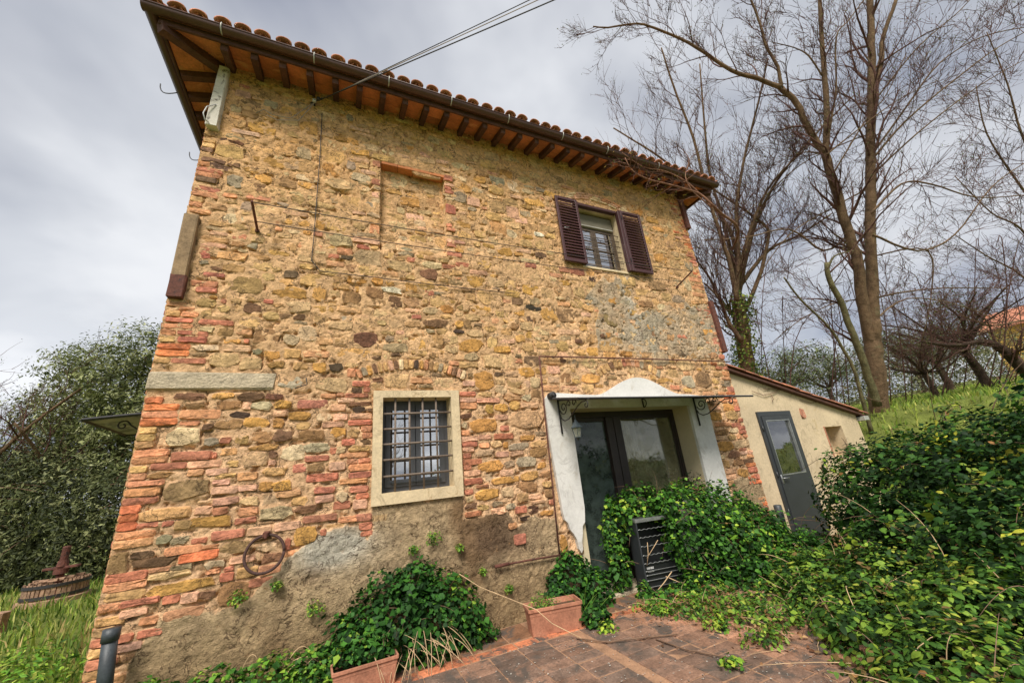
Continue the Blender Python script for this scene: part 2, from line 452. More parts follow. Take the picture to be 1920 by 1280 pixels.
# ------------------------------------------------------------------ the ground
def gh(x, y):
    x = np.asarray(x, float); y = np.asarray(y, float)
    left = smooth((-1.3-x)/1.6)*(.16+.06*smooth((y-1)/4)) * smooth((y+3.2)/3)
    bank = .20*smooth((.5-x)/1.2)*smooth((y+1.1)/.9)*smooth((x+3)/1)*(y < 2)
    rx = smooth((x-9.6)/3.2)*2.15*smooth((y+5.5)/4) + np.clip(x-12.4, 0, 200)*.078*smooth((y+14)/10)
    back = smooth((y-3.0)/3.0)*1.7*smooth((x-5.0)/3.0) + np.clip(y-6, 0, 200)*.02*smooth((x-4)/6)
    h = np.maximum(left, bank)+np.maximum(rx, back)
    h = h + .03*np.sin(x*1.3+y*.7)*np.sin(y*1.1-x*.4)*smooth((np.hypot(x-2, y+2)-4)/4)
    return h-.06
t_ = np.linspace(-1, 1, 190)
gx = 3+np.sinh(t_*4.2)/np.sinh(4.2)*260
gy = 0+np.sinh(t_*4.2)/np.sinh(4.2)*260
GX, GY = np.meshgrid(gx, gy)
GZz = gh(GX, GY)
n = len(gx)
idx = np.arange(n*n).reshape(n, n)
Fq = np.stack([idx[:-1, :-1], idx[:-1, 1:], idx[1:, 1:], idx[1:, :-1]], -1).reshape(-1, 4)
# soil and litter in the yard, meadow everywhere else
yard = smooth((GX+.2)/.8)*smooth((9.5-GX)/1.5)*smooth((GY+5)/1.0)*smooth((.8-GY)/.5)
cg = np.array(lin((112, 122, 58)))[None, None, :]*(1-yard[..., None])+np.array(lin((104, 82, 58)))[None, None, :]*yard[..., None]
gnd = mk('ground', np.stack([GX, GY, GZz], -1).reshape(-1, 3), Fq, M['ground'], None, cg.reshape(-1, 3), True)
tag(gnd, kind='structure', label='meadow slope with bare soil in the yard', cat='ground')

# patio of brick pavers, square to the house
pat = box('patio', (-.45, -4.6, -.045), (4.6, -.03, -.006), M['cement'])
tag(pat, 'mortar bed of the paved yard in front of the house', 'patio', kind='structure')
pr = random.Random(3)
pv_mesh = {}
cells = []
for j in range(28):
    y1 = -.60-j*.142
    for i in range(16):
        x0 = -.40+i*.287+(.10 if i >= 9 else 0)
        cells.append((x0, y1-.134, x0+.277, y1))
for i in range(22):
    x0 = -.40+i*.225
    cells.append((x0, -.585, x0+.217, -.45))
for i in range(18):
    x0 = -.40+i*.287
    cells.append((x0, -.43, x0+.277, -.05))
npv = 0
extra = MB()
cells.sort(key=lambda c: (c[0]-1.9)**2+((c[1]+1.4)*1.2)**2)
for (x0, y0, x1, y1) in cells:
    cx, cy = (x0+x1)/2, (y0+y1)/2
    dirt = .5+.5*math.sin(cx*1.9+1.0)*math.cos(cy*1.3)
    edge = (y0 > -.6 and y0 < -.57)
    if edge: c = lin((188, 118, 84))
    elif y0 > -.5: c = lin((128, 94, 70))
    else:
        right = float(smooth((cx-2.75+.35*(cy+1.4))/.5))
        k = pr.random()*.35+.65*right
        c = np.array(lin((112, 94, 82)))*(1-k)+np.array(lin((176, 130, 102)))*k
    c = np.array(c)*pr.uniform(.82, 1.15)
    dz = pr.uniform(-.004, .004)
    m = MB()
    m.bev((x0, y0, -.03), (x1, y1, dz), .007, c, .0022)
    if npv < 300 and cy > -3.2:
        m.build('paver', M['paver'], pat); npv += 1
    else:
        extra.bev((x0, y0, -.03), (x1, y1, dz), .007, c, .0022)
tag(extra.build('paver_field', M['paver'], pat), kind='stuff')

# ------------------------------------------------------------------ the farmhouse: rubble wall
X0, X1, ZT = -1.63, 6.45, 6.88
house = thing('farmhouse', (2.4, 3.0, 0), 'two-storey stone and brick farmhouse with wide tiled eaves and maroon shutters', 'house')
PAL = dict(y=(208, 166, 112), Y=(210, 158, 90), b=(174, 136, 94), t=(208, 172, 130), c=(222, 194, 152), o=(206, 146, 106), O=(212, 126, 84),
           r=(186, 120, 94), p=(212, 164, 132), d=(128, 96, 72), k=(88, 72, 60), g=(170, 152, 124), w=(226, 212, 184))
S = 1575/320
TILES = [
 (330, 140, 'Y800,500,250,110 Y1230,500,170,140 Y860,810,290,80 y500,720,260,120 b690,270,210,70 c880,280,140,70 b690,375,160,70 y860,400,150,60 y1010,690,220,120 t1180,730,150,110 t1070,830,150,110 y1200,850,140,130 Y1440,880,200,110 g545,990,130,130 Y690,880,190,60 Y810,970,170,80 b1030,1010,160,80 Y1210,1030,170,70 b770,1040,120,90 b1130,1170,130,70 b1350,1130,120,80 p620,190,150,60 p650,545,270,35 p500,545,230,45 d450,610,80,40 d560,635,150,30 y310,550,110,50 d340,590,140,40 y300,660,120,40 d290,700,120,40 o360,755,260,45 d350,800,240,40 o265,830,120,40 d420,865,240,50 d540,840,110,50 d560,790,100,40 r310,890,260,40 o300,930,230,40 d280,975,200,50 r290,1060,240,45 o270,1110,250,50 y195,1155,120,50 o180,1200,130,50 b370,1225,220,70 o220,1265,220,40 y590,460,120,80 g660,1220,120,90 y780,690,250,70 o850,745,280,40 Y1520,600,120,50 p480,440,170,45 o560,500,130,40 y1090,560,130,50'),
 (650, 200, 'Y50,325,120,55 Y120,420,170,60 y640,270,150,70 Y600,390,110,40 g30,110,60,60 c125,660,190,70 g215,930,120,100 g1390,690,130,80 g1045,840,120,110 Y1230,680,120,60 Y1470,620,130,70 Y1070,750,150,80 c1210,775,110,50 c1540,740,110,100 Y590,830,200,80 y810,850,130,100 b1390,920,170,110 b1510,890,140,70 p1170,880,110,80 p1530,980,110,110 r960,950,90,90 Y1070,1095,140,60 y1400,1130,150,110 c1525,1180,100,80 b390,1200,170,80 c525,1200,90,60 y660,1200,160,80 y1230,1180,120,60 y1080,1190,130,70 o255,1140,90,80 y120,1110,120,70 r275,535,70,60 r935,665,80,50 y1160,1020,90,80 c690,1040,120,60 y370,890,90,60 p200,615,140,40 g40,550,90,70 p640,980,160,60 p270,820,70,50 r270,700,80,60 y480,260,90,70 y260,330,90,40 p880,515,110,35 p720,450,110,45'),
 (970, 280, 'Y150,490,180,70 p30,600,110,60 p35,660,110,55 Y210,610,160,60 Y90,810,100,40 w200,790,90,40 y300,800,100,50 Y1090,560,140,80 y120,720,130,60 Y1240,660,110,50 Y1300,740,100,40 Y1190,840,80,70 b1460,890,170,80 Y1320,1010,120,90 Y310,420,140,60 g210,380,90,40 g120,440,80,30 b1490,1140,90,50 y310,1090,130,50 d210,980,100,60 r550,1130,130,60 r430,1110,90,50 k690,1200,60,40 y60,280,130,60 y500,320,120,50 Y1250,950,110,50 y700,360,110,50'),
 (290, 400, 'c720,50,240,90 y600,100,230,50 y790,130,150,50 y560,250,270,60 p540,298,260,40 r460,340,100,50 r460,395,110,50 g460,455,90,40 b770,290,120,60 g905,300,100,60 y1140,280,130,90 y1260,320,90,70 y720,400,270,80 y970,410,200,60 d560,515,120,40 y740,510,220,70 y1400,490,130,50 Y1235,75,80,50 Y1380,100,120,50 Y1530,110,80,90 Y1410,185,80,50 o1145,150,60,40 o390,550,130,45 r550,570,200,40 r400,600,130,40 o460,650,260,50 r480,710,200,50 b840,670,330,180 Y1250,735,330,110 Y1520,750,110,120 y1460,620,230,110 y1050,590,120,70 y1220,640,130,60 r640,815,50,40 p340,760,150,45 d900,880,170,90 r1050,815,90,40 y1150,850,110,40 y480,830,190,90 y640,880,120,60 o200,840,180,45 o300,885,150,40 y175,925,140,50 o330,935,160,50 r570,1010,320,50 r230,985,260,40 y880,1010,200,80 y1070,945,150,70 d1340,960,110,60 y1530,970,120,90 b650,1100,150,80 b1030,1140,230,150 c1260,1170,150,90 c1410,1110,180,150 o220,1045,280,40 o130,1100,140,50 r300,1105,190,40 r450,1120,100,50 y120,1160,150,50 r350,1170,270,55 O180,1230,320,50 c480,1240,250,50 r850,1180,50,40'),
 (610, 440, 'g580,30,160,60 c720,25,90,50 y870,30,180,50 y1070,60,110,110 p380,60,240,50 r350,115,120,40 y455,125,70,35 o180,160,140,60 r75,200,110,40 g740,130,140,40 y930,170,150,40 y590,190,110,60 b240,310,90,70 r790,235,70,40 b970,225,100,40 r1190,185,130,40 Y1500,105,110,40 d960,370,160,110 Y1380,430,190,100 r1140,300,120,40 r1270,280,140,40 y1200,355,120,50 Y290,430,190,55 Y480,430,110,60 Y610,455,110,50 w610,515,190,45 Y790,480,120,100 y150,480,170,50 Y305,505,60,50 b455,540,180,110 b460,630,190,70 b240,590,180,110 d640,620,140,110 b800,630,150,90 r960,540,80,50 g1050,545,90,35 y1090,500,100,40 y1050,620,150,100 Y1120,690,120,70 y1150,570,80,50 y1340,580,90,70 Y1440,690,190,70 b1270,680,110,60 r1330,640,110,30 g200,775,100,50 y350,820,140,110 b810,830,150,60 r840,760,90,40 d1020,820,230,80 Y1230,830,70,60 b1310,830,80,80 k1230,895,110,35 t650,810,130,130 d370,970,220,140 b140,980,110,60 g590,960,80,60 Y860,1000,150,110 b1030,990,120,130 Y1350,1020,220,120 y1540,1000,90,110 y1520,870,120,60 y870,1090,150,50 y1000,1115,90,45 d650,1110,90,35 d470,1140,90,30 k100,1225,130,75 o340,1220,50,80 g405,1230,60,80 Y480,1210,62,100 g530,1210,35,90 y590,1200,52,100 y645,1200,48,100 y695,1195,48,100 d735,1190,33,90 p785,1200,46,90 d825,1195,33,90 c875,1195,48,100 y930,1195,45,90 y985,1195,48,100 k1035,1200,42,95 Y1090,1210,45,90 o1140,1220,52,95 b1195,1230,58,100 d1250,1240,43,90'),
 (930, 460, 'Y80,65,150,80 Y320,410,150,90 b590,420,110,90 y130,360,100,80 Y630,350,110,45 Y490,640,150,140 b650,650,180,140 k345,580,150,45 Y220,620,110,60 y750,540,120,90 y850,580,100,60 b1060,680,130,130 y1030,410,100,60 Y1070,510,70,60 g1180,520,150,90 b1350,540,70,60 b1410,545,60,60 y1470,530,60,70 y1210,440,60,70 Y1420,760,120,50 Y1025,830,65,45 d975,840,50,40 y880,860,120,90 Y890,980,110,80 y1020,930,150,100 y90,800,100,60 Y310,830,70,60 g530,890,80,40 d760,885,70,40 y420,920,140,60 y610,930,120,90 y290,940,110,80 Y60,960,140,60 Y280,1170,150,90 y510,1070,150,60 d615,1065,50,45 g695,1070,70,45 p530,1150,110,70 p530,1240,100,60 b640,1220,100,110 y690,1140,100,60 Y870,1230,170,80 p670,800,200,50 y500,210,140,50 r320,190,100,40 p830,640,90,40 y840,685,90,40 b170,750,70,60 d310,680,60,50 d200,520,110,60 y1110,890,100,80 g1150,980,90,40 y965,1215,45,90 y1005,1185,42,90 d1045,1120,50,90 y1090,1140,36,90 y1120,1130,25,80 r1148,1130,30,90 o1185,1130,36,90 p1225,1130,36,90 g1290,1130,30,70 b1325,1140,36,80 y1370,1155,38,80 y1410,1170,33,70 g1447,1190,36,60'),
 (1150, 480, 'Y450,30,120,80 b600,150,90,60 o750,220,110,40 o780,300,100,30 o790,360,120,36 y790,430,160,40 r860,515,60,36 r870,552,60,36 Y330,655,150,55 y700,660,150,140 Y860,705,110,55 r640,745,110,35 r935,770,50,40 r945,808,60,34 b890,915,150,70 b750,920,80,60 r1010,930,80,40 o1050,1010,50,45 o1045,1085,80,45 b830,1140,140,150 g690,1160,120,110 y960,1090,80,50 g1030,1175,90,55 o1090,1150,50,50 r1095,1230,80,50 y540,465,110,60 c440,470,80,60 y385,435,45,80 b320,450,80,60 g100,430,130,70 g600,400,120,80 y130,340,60,60 y270,340,140,70 y280,905,90,70 g690,90,70,80 c680,270,60,110 b40,610,60,110 c990,990,55,36 Y120,900,110,60'),
 (230, 650, 'O460,60,310,52 y370,125,150,52 r610,130,320,48 b360,190,155,50 r600,190,300,52 O295,495,170,55 O360,557,330,58 o345,625,330,60 O335,695,340,66 y230,770,170,58 y210,840,180,62 y200,905,180,58 o270,980,320,62 o250,1045,330,62 r430,1100,330,64 y150,1130,160,62 o130,1200,170,62 y350,1180,250,56 o210,1260,350,50 d620,460,270,80 y870,430,170,50 d1180,465,240,70 d1400,460,170,60 b680,545,170,60 b980,535,230,80 p1150,540,70,80 c1280,545,200,80 Y1480,530,160,70 k1080,630,190,60 o720,625,370,84 b980,715,260,90 Y1230,700,230,90 Y1440,705,100,90 d785,740,90,60 c560,830,310,170 b1290,830,190,100 d1480,820,180,120 g820,875,120,70 r950,865,100,60 y1100,860,130,80 b370,810,80,60 r640,1005,370,86 r850,1000,40,60 p760,1080,310,66 y980,970,170,70 y1020,1075,110,55 t1230,1040,230,130 d1390,990,80,60 p1380,1070,70,50 p870,1150,200,55 y950,1192,180,40 p910,1250,160,50 y1400,1150,230,70 r400,745,110,36'),
 (460, 650, 'Y690,190,120,90 y510,180,140,70 Y250,80,150,90 g110,45,90,50 r620,530,270,76 Y500,640,200,80 b620,815,240,100 c720,650,130,70 p880,650,130,60 p810,715,200,50 Y860,790,130,90 g660,930,250,90 c440,980,210,140 r660,1030,220,56 r950,880,120,56 r810,960,60,60 t880,945,80,50 b650,1110,160,86 r500,1120,120,80 p850,1100,150,80 r710,1205,290,76 r1070,340,160,50 d1025,400,95,50 r1120,395,60,50 r1030,450,210,40 d1060,525,210,45 k1045,580,120,50 d1150,580,50,40 p1065,640,200,52 r1060,700,215,48 o1120,755,100,52 o1125,820,100,52 d1110,875,90,48 y1050,940,200,56 o1000,1000,250,46 r1100,1050,110,50 o1060,1110,210,56 r1060,1180,210,56 o1000,1236,260,46 Y1150,275,200,56 o980,240,70,80 d1220,305,90,34'),
 (820, 650, 'Y430,310,170,170 Y820,240,150,90 b710,340,130,80 p825,345,60,70 t900,330,90,110 b910,430,90,80 p290,340,110,50 p280,490,160,42 p470,495,210,38 b690,475,160,56 Y480,575,70,80 Y590,560,120,70 o290,545,150,56 r270,592,140,34 d265,640,110,46 Y430,720,260,130 y340,690,80,90 p590,650,120,50 r620,750,80,50 t820,680,310,180 p290,850,170,50 r300,900,140,42 Y830,840,130,50 g750,920,190,65 Y630,905,50,60 b930,970,160,86 t430,980,170,64 r320,1060,180,52 d290,1112,110,46 Y490,1100,230,110 g820,1060,180,100 Y960,1090,90,56 b1000,1170,110,56 p640,1160,120,56 Y630,1225,250,64 r330,1240,170,56 p600,990,120,50'),
 (1140, 650, 'Y1110,560,100,70 Y990,640,110,80 y1140,630,110,90 r1210,570,100,42 r1210,640,100,46 o1060,715,150,38 b1060,790,120,56 y1140,830,80,56 Y1080,915,160,96 t1240,890,150,80 r1290,790,100,46 y1080,1080,80,80 b1200,1060,90,66 d1290,1050,90,42 r1370,1030,80,46 Y1240,1160,90,80 r1350,1130,110,50 r1390,1190,100,46 o1060,1200,70,56 r1430,1240,60,50 o1330,950,90,46 r1180,720,90,40'),
 (170, 900, 'b490,40,320,64 o470,110,330,68 r455,190,330,66 O365,270,190,74 O345,350,190,74 O330,430,190,74 o410,505,370,70 o390,580,370,74 b250,760,190,190 b890,90,400,175 r330,890,390,80 o310,975,400,80 y320,1060,360,76 k145,1090,70,66 o170,1175,200,74 o160,1250,210,66 y700,310,490,125 y850,410,160,100 Y1120,380,370,104 r530,415,200,46 r715,400,110,46 p1045,280,160,76 r1200,280,140,66 o800,210,310,46 p1250,190,240,66 p1240,90,250,70 p1450,70,170,56 r1200,20,160,46 r1430,370,200,56 t1470,190,180,80 g680,540,140,76 g830,550,180,86 r1005,555,150,52 r1270,500,300,84 r540,618,350,36 d480,690,210,64 r620,670,70,56 o860,640,340,74 o1110,610,150,36 O1000,700,360,84 d610,750,400,84 b1330,620,280,125 o640,820,200,46 g840,795,190,36 t730,870,390,74 g1140,770,180,64 c1000,830,130,64 o1130,840,130,42 r1280,815,90,42 r1255,890,130,84 Y850,980,610,112 p1400,730,230,64 y1440,840,190,94 b1330,1050,280,220 r1215,950,120,33 r460,1120,350,64 r745,1095,160,76 p915,1080,160,94 d1080,1060,160,84 p400,1220,250,74'),
 (460, 900, 'Y190,55,130,90 Y340,50,170,90 c290,300,300,105 d560,265,200,76 y500,190,150,80 r730,90,190,56 p730,170,170,66 c890,150,110,76 r890,230,150,76 r1050,80,170,56 r690,350,310,66 o950,360,180,54 r1090,340,150,66 r1110,420,120,66 r1120,490,110,46 p390,420,240,76 Y550,510,200,160 r720,480,60,60 b850,450,170,96 r50,370,100,56 r390,590,50,110 d250,710,180,86 r120,730,60,66 c60,700,60,66 Y130,790,120,56 r180,930,290,84 c200,610,190,80 p1060,220,130,86'),
 (820, 900, 'Y460,130,220,105 b820,60,200,86 r370,50,70,46 b1030,120,80,76 d310,240,110,46 r330,310,150,46 g680,240,100,56 r770,270,110,66 d880,270,110,80 k810,350,120,46 Y1010,300,130,46 r1055,200,50,46 p900,150,110,46 y420,250,120,50'),
]
FORCED = 'o690,420,80,60 r760,540,110,100 Y1155,590,60,180'      # stones that show through the render by the door
CS = .01
nx_, nz_ = int((X1-X0)/CS)+1, int(ZT/CS)+1
occ = np.zeros((nz_, nx_), bool)
def mark(x0, x1, z0, z1, v=True, arr=occ):
    arr[max(0, int((z0)/CS)):max(0, int((z1)/CS)+1), max(0, int((x0-X0)/CS)):max(0, int((x1-X0)/CS)+1)] = v
def used(x0, x1, z0, z1):
    s = occ[max(0, int(z0/CS)):int(z1/CS)+1, max(0, int((x0-X0)/CS)):int((x1-X0)/CS)+1]
    return s.mean() if s.size else 1.0
OPEN = [(.335, 1.35, 1.32, 2.56), (2.52, 5.62, -.1, 2.5), (3.60, 4.60, 4.62, 5.93)]
for q in OPEN: mark(*q)
for i in range(16):                                    # the swan-neck head of the door plaster
    a = (i+.5)/16; xx = 3.4+1.6*a; mark(xx-.06, xx+.06, 2.4, 2.5+.30*math.sin(math.pi*a)**1.5)
mark(X0, -.30, 2.54, 2.77)                             # concrete tie beam
mark(-1.66, -1.44, 5.74, 6.80); mark(-1.66, -1.45, 3.50, 4.52)
# grey render low on the wall, outlined from the photograph
REND = [WL(*p)[[0, 2]] for p in ((215, 1330), (262, 1215), (290, 1172), (345, 1150), (400, 1152), (470, 1120), (520, 1065), (545, 1042), (582, 1014), (614, 997), (640, 990), (671, 985), (678, 1006), (697, 1004), (698, 947), (867, 929), (869, 972), (901, 968), (934, 962), (960, 969), (968, 985), (1003, 966), (1042, 967), (1052, 1040), (1100, 1060), (1110, 1250), (640, 1420), (215, 1420))]
def inpoly(px, pz, poly):
    c = np.zeros(np.shape(px), bool)
    n = len(poly)
    for i in range(n):
        (xa, za), (xb, zb) = poly[i], poly[(i+1) % n]
        t = ((za > pz) != (zb > pz)) & (px < (xb-xa)*(pz-za)/((zb-za)+1e-12)+xa)
        c ^= t
    return c
REND2 = [WL(*p)[[0, 2]] for p in ((1368, 905), (1390, 893), (1420, 898), (1432, 925), (1442, 990), (1380, 990))]
gxx = X0+(np.arange(nx_)+.5)*CS; gzz = (np.arange(nz_)+.5)*CS
RX, RZ = np.meshgrid(gxx, gzz)
wob = vnoise(RX.shape, 14, 5, 3)*.05
rend = inpoly(RX+wob, RZ+wob, REND) | inpoly(RX+wob, RZ+wob, REND2)
GREY = [WL(*p)[[0, 2]] for p in ((1128, 520), (1160, 530), (1190, 590), (1260, 575), (1335, 575), (1345, 640), (1350, 672), (1240, 668), (1170, 655), (1120, 650), (1118, 590), (1095, 560))]
greyz = inpoly(RX+wob*3, RZ+wob*3, GREY)
NX0, NX1, NZ0, NZ1 = .38, 1.29, 4.42, 5.88                # the walled-up window
def niche(x, z):
    return np.where((x > NX0) & (x < NX1) & (z > NZ0) & (z < NZ1), .125*np.clip((z-NZ0)/.8, 0, 1)**.6, 0.0)
stones = []                                               # (kind, cx, cz, w, h, rgb, p)
def place(cx, cz, w, h, code, p=None, pad=.004, force=False, merge=0):
    if cz-h/2 < .02 or cz > ZT-.03 or cx < X0 or cx > X1: return False
    x0, x1 = max(cx-w/2, X0+.001), min(cx+w/2, X1-.001)
    z0, z1 = cz-h/2, cz+h/2
    if not force and used(x0, x1, z0, z1) > .30: return False
    mark(x0-pad, x1+pad, z0-pad, z1+pad)
    w, cx = x1-x0, (x0+x1)/2
    if w < .025 or h < .02: return False
    c = np.array(PAL[code], float)
    quo = (x0 < X0+.05 or x1 > X1-.05)
    brick = (code in 'oOrp' and w/h > .5) or (quo and w/h > 1.5 and h < .09)
    c = c*random.uniform(.88, 1.08)+np.array([random.gauss(0, 4), random.gauss(0, 2), random.gauss(0, 2)])
    c = c*(1-merge)+np.array((212, 176, 122))*merge
    c = np.clip(c, 20, 245)
    if p is None: p = random.uniform(.008, .020) if not brick else random.uniform(.012, .019)
    stones.append(('brick' if brick else 'stone', cx, cz, w, h, lin(c), p))
    return True
def annot(ox, oz, txt, force=False):
    for it in txt.split():
        code = it[0]; a, b, w, h = map(float, it[1:].split(','))
        px, py = ox+a/S, oz+b/S
        P = WL(px, py)
        ww = abs(WL(px+w/S/2, py)[0]-WL(px-w/S/2, py)[0])
        hh = abs(WL(px, py-h/S/2)[2]-WL(px, py+h/S/2)[2])
        if not force and rend[min(nz_-1, max(0, int(P[2]/CS))), min(nx_-1, max(0, int((P[0]-X0)/CS)))]: continue
        place(P[0], P[2], ww*(1.03 if ww > hh*.8 else 1.16), hh*1.0, code, None if not force else .03, force=force)
VOUS = []
def relieving(pa, pm, pb, n, h, codes):
    A, Mm, B = WL(*pa)[[0, 2]], WL(*pm)[[0, 2]], WL(*pb)[[0, 2]]
    ch = B[0]-A[0]; zb = (A[1]+B[1])/2; sg_ = Mm[1]-zb; R = (ch*ch/4+sg_*sg_)/(2*sg_); cx = (A[0]+B[0])/2; cz = Mm[1]-R
    a0 = math.asin(ch/2/R)
    for i in range(n):
        a = -a0+2*a0*(i+.5)/n
        w = 2*a0*R/n*random.uniform(.74, .92); hh = h*random.uniform(.85, 1.1)
        x, z = cx+R*math.sin(a), cz+R*math.cos(a)
        VOUS.append((x, z, w, hh, -a, codes[i % len(codes)])); mark(x-w/2-.02, x+w/2+.02, z-hh/2-.005, z+hh/2+.005)
relieving((668, 706), (768, 683), (872, 702), 22, .125, 'ogYdyypdcyykYobygyodpc')
relieving((1122, 709), (1180, 680), (1236, 696), 15, .12, 'yyydyyropogbyyg')
for t in TILES: annot(*t)
annot(820, 900, FORCED, True)
# jambs and corners of brick where the photograph shows them
def courses(xe, sgn, z0, z1, codes, hh=.066, wide=(.24, .125), pr=1.0):
    z = z0; k = 0
    while z < z1:
        w = wide[k % 2] if random.random() < .8 else wide[0]*.8
        w *= random.uniform(.9, 1.08)
        if random.random() < pr and not rend[min(nz_-1, int(z/CS)), min(nx_-1, max(0, int((xe+sgn*.05-X0)/CS)))]:
            place(xe+sgn*w/2, z+hh/2-.004, w, hh-.009, random.choice(codes), pad=.004)
            if random.random() < .5: place(xe+sgn*(w+.10), z+hh/2-.004, .17, hh-.012, random.choice(codes), pad=.004)
        z += hh*random.uniform(.97, 1.05); k += 1
courses(X0, 1, .04, 6.8, 'oorpyyb')
courses(X1, -1, .04, 6.75, 'oorrOp', pr=.93)
courses(.33, -1, .95, 2.55, 'oorpp', wide=(.22, .12), pr=.9)
courses(1.36, 1, 1.0, 2.5, 'oprrp', wide=(.2, .11), pr=.85)
courses(NX0, -1, 4.5, 5.85, 'prt', wide=(.16, .10), pr=.6)
courses(NX1, 1, 4.5, 5.85, 'prt', wide=(.14, .09), pr=.5)
for i in range(4):                                        # brick lintel ends
    pass
# flat brick arches in three rings over the shuttered window
ca, ra = WL(1060, 374), WL(1160, 400)
mxx, half = (ca[0]+ra[0])/2+.05, (ra[0]-ca[0])/2+.10
ARCH = []
for ring in range(3):
    R = (half**2+.17**2)/(2*.17)
    zc = 6.13-R+ring*.052
    a = -math.asin(half/R)+ring*.04
    while a < math.asin(half/R)-.02:
        da = .20/R
        ARCH.append((mxx+R*math.sin(a+da/2), zc+R*math.cos(a+da/2), .19, .043, -(a+da/2)))
        a += .205/R
for (ax, az, w, h, rr) in ARCH: mark(ax-w/2-.01, ax+w/2+.01, az-h/2-.01, az+h/2+.01)
# rubble between the ones picked out above
def codes_at(x, z):
    if z < 2.5: return 'ppprroooyyYbtccgddr' if x < .6 or x > 5.4 else 'pprooyyYYbttccggdpr'
    if z < 4.6: return 'yyYYbbtttccpprggdko'
    return 'yyyYYbtttttccpprgg'
def dens(x, z, big):
    i, j = min(nz_-1, int(z/CS)), min(nx_-1, max(0, int((x-X0)/CS)))
    if rend[i, j]: return 0.0
    d = 1.0
    if greyz[i, j]: d = .22
    if z > 5.9 and x > .2: d *= .42
    if z > 6.3 and x > -.6: d *= .5
    if 2.77 < z < 3.3 and -1.2 < x < 0: d *= .5
    return d*(1.0 if not big else .8)
def grow(x, z, w, h):
    x0, x1, z0, z1 = x-w/2, x+w/2, z-h/2, z+h/2
    mw, mh = w*1.8, h*1.7
    for side in random.sample(range(4), 4):
        for _ in range(6):
            a, b, c, d = x0, x1, z0, z1
            if side == 0: a -= CS
            elif side == 1: b += CS
            elif side == 2: c -= CS
            else: d += CS
            if b-a > mw or d-c > mh or a < X0 or b > X1 or c < .05: break
            if occ[max(0, int(c/CS)):int(d/CS)+1, max(0, int((a-X0)/CS)):int((b-X0)/CS)+1].any(): break
            x0, x1, z0, z1 = a, b, c, d
    return (x0+x1)/2, (z0+z1)/2, x1-x0, z1-z0
for (wr, hr, tries, big) in (((.24, .34), (.11, .19), 900, 1), ((.17, .27), (.075, .13), 7000, 0), ((.11, .19), (.05, .09), 16000, 0), ((.06, .12), (.028, .05), 40000, 0)):
    for _ in range(tries):
        x = random.uniform(X0+.05, X1-.05); z = random.uniform(.1, ZT-.05)
        if random.random() > dens(x, z, big): continue
        w = random.uniform(*wr); h = random.uniform(*hr)
        if z < 2.5 and random.random() < .45: h = random.uniform(.05, .07)
        s = occ[max(0, int((z-h/2)/CS)):int((z+h/2)/CS)+1, max(0, int((x-w/2-X0)/CS)):int((x+w/2-X0)/CS)+1]
        if s.size == 0 or s.any(): continue
        x, z, w, h = grow(x, z, w, h)
        cd_ = random.choice(codes_at(x, z))
        if cd_ in 'oOrp': h = min(h, .072); w = min(w, .27)
        place(x, z, w, h, cd_, random.uniform(.003, .019) if z > 2.4 else random.uniform(.008, .022), merge=random.uniform(.15, .6) if z > 2.4 else random.uniform(.05, .4))
def stone_geo(kind, w, h, p, rr=0.0):
    if kind == 'brick':
        k = min(.012, h*.2)
        out = [(-w/2+k, -h/2), (0, -h/2), (w/2-k, -h/2), (w/2, -h/2+k), (w/2, h/2-k), (w/2-k, h/2), (0, h/2), (-w/2+k, h/2), (-w/2, h/2-k), (-w/2, -h/2+k)]
        j, ins = .0035, .90
    else:
        n = random.choice((7, 8, 9, 10)); ex = random.uniform(3.2, 9.0); out = []
        for i in range(n):
            a = 2*math.pi*(i+random.uniform(-.22, .22))/n
            c, s = math.cos(a), math.sin(a)
            r = (abs(c)**ex+abs(s)**ex)**(-1/ex)
            r *= random.uniform(.90, 1.07)
            out.append((w/2*c*r, h/2*s*r))
        j, ins = .008, random.uniform(.84, .95)
    n = len(out)
    cr, sr = math.cos(rr), math.sin(rr)
    V, C = [], []
    tx, tz = random.gauss(0, .25), random.gauss(0, .3)
    for lvl, (sc, yy, al) in enumerate(((1.0, .03, .9), (1.0, -p*.35, .66), (ins, -p, .30))):
        for (u, v) in out:
            u2 = u*sc+random.gauss(0, j*(.4+.6*(lvl == 2))); v2 = v*sc+random.gauss(0, j*(.4+.6*(lvl == 2)))
            y2 = yy+(random.gauss(0, .0035)+(tx*u2+tz*v2)*.08 if lvl == 2 else 0)
            V.append((u2*cr-v2*sr, y2, u2*sr+v2*cr)); C.append(al)
    V.append((0, -p-random.uniform(-.002, .006), 0)); C.append(.05)
    Fs = []
    for l in range(2):
        for i in range(n):
            Fs.append((l*n+i, l*n+(i+1) % n, (l+1)*n+(i+1) % n, (l+1)*n+i))
    for i in range(n): Fs.append((2*n+i, 2*n+(i+1) % n, 3*n))
    return np.array(V), Fs, C
for (ax, az, w, h, rr) in ARCH:
    stones.append(('brick', ax, az, w, h, lin(np.array(PAL[random.choice('oppc')])*1.0), .022, rr))
for (vx, vz, w, h, rr, code) in VOUS:
    stones.append(('brick', vx, vz, w, h, lin(np.array(PAL[code])*random.uniform(.9, 1.05)), .020, rr))
areas = {'brick': sorted([s[3]*s[4]*.999 for s in stones if s[0] == 'brick'], reverse=True), 'stone': sorted([s[3]*s[4] for s in stones if s[0] == 'stone'], reverse=True)}
cut = {k: (v[295] if len(v) > 295 else 0) for k, v in areas.items()}
cnt = {'brick': 0, 'stone': 0}
wall_parent_later = []
small = {'brick': ([], [], []), 'stone': ([], [], [])}
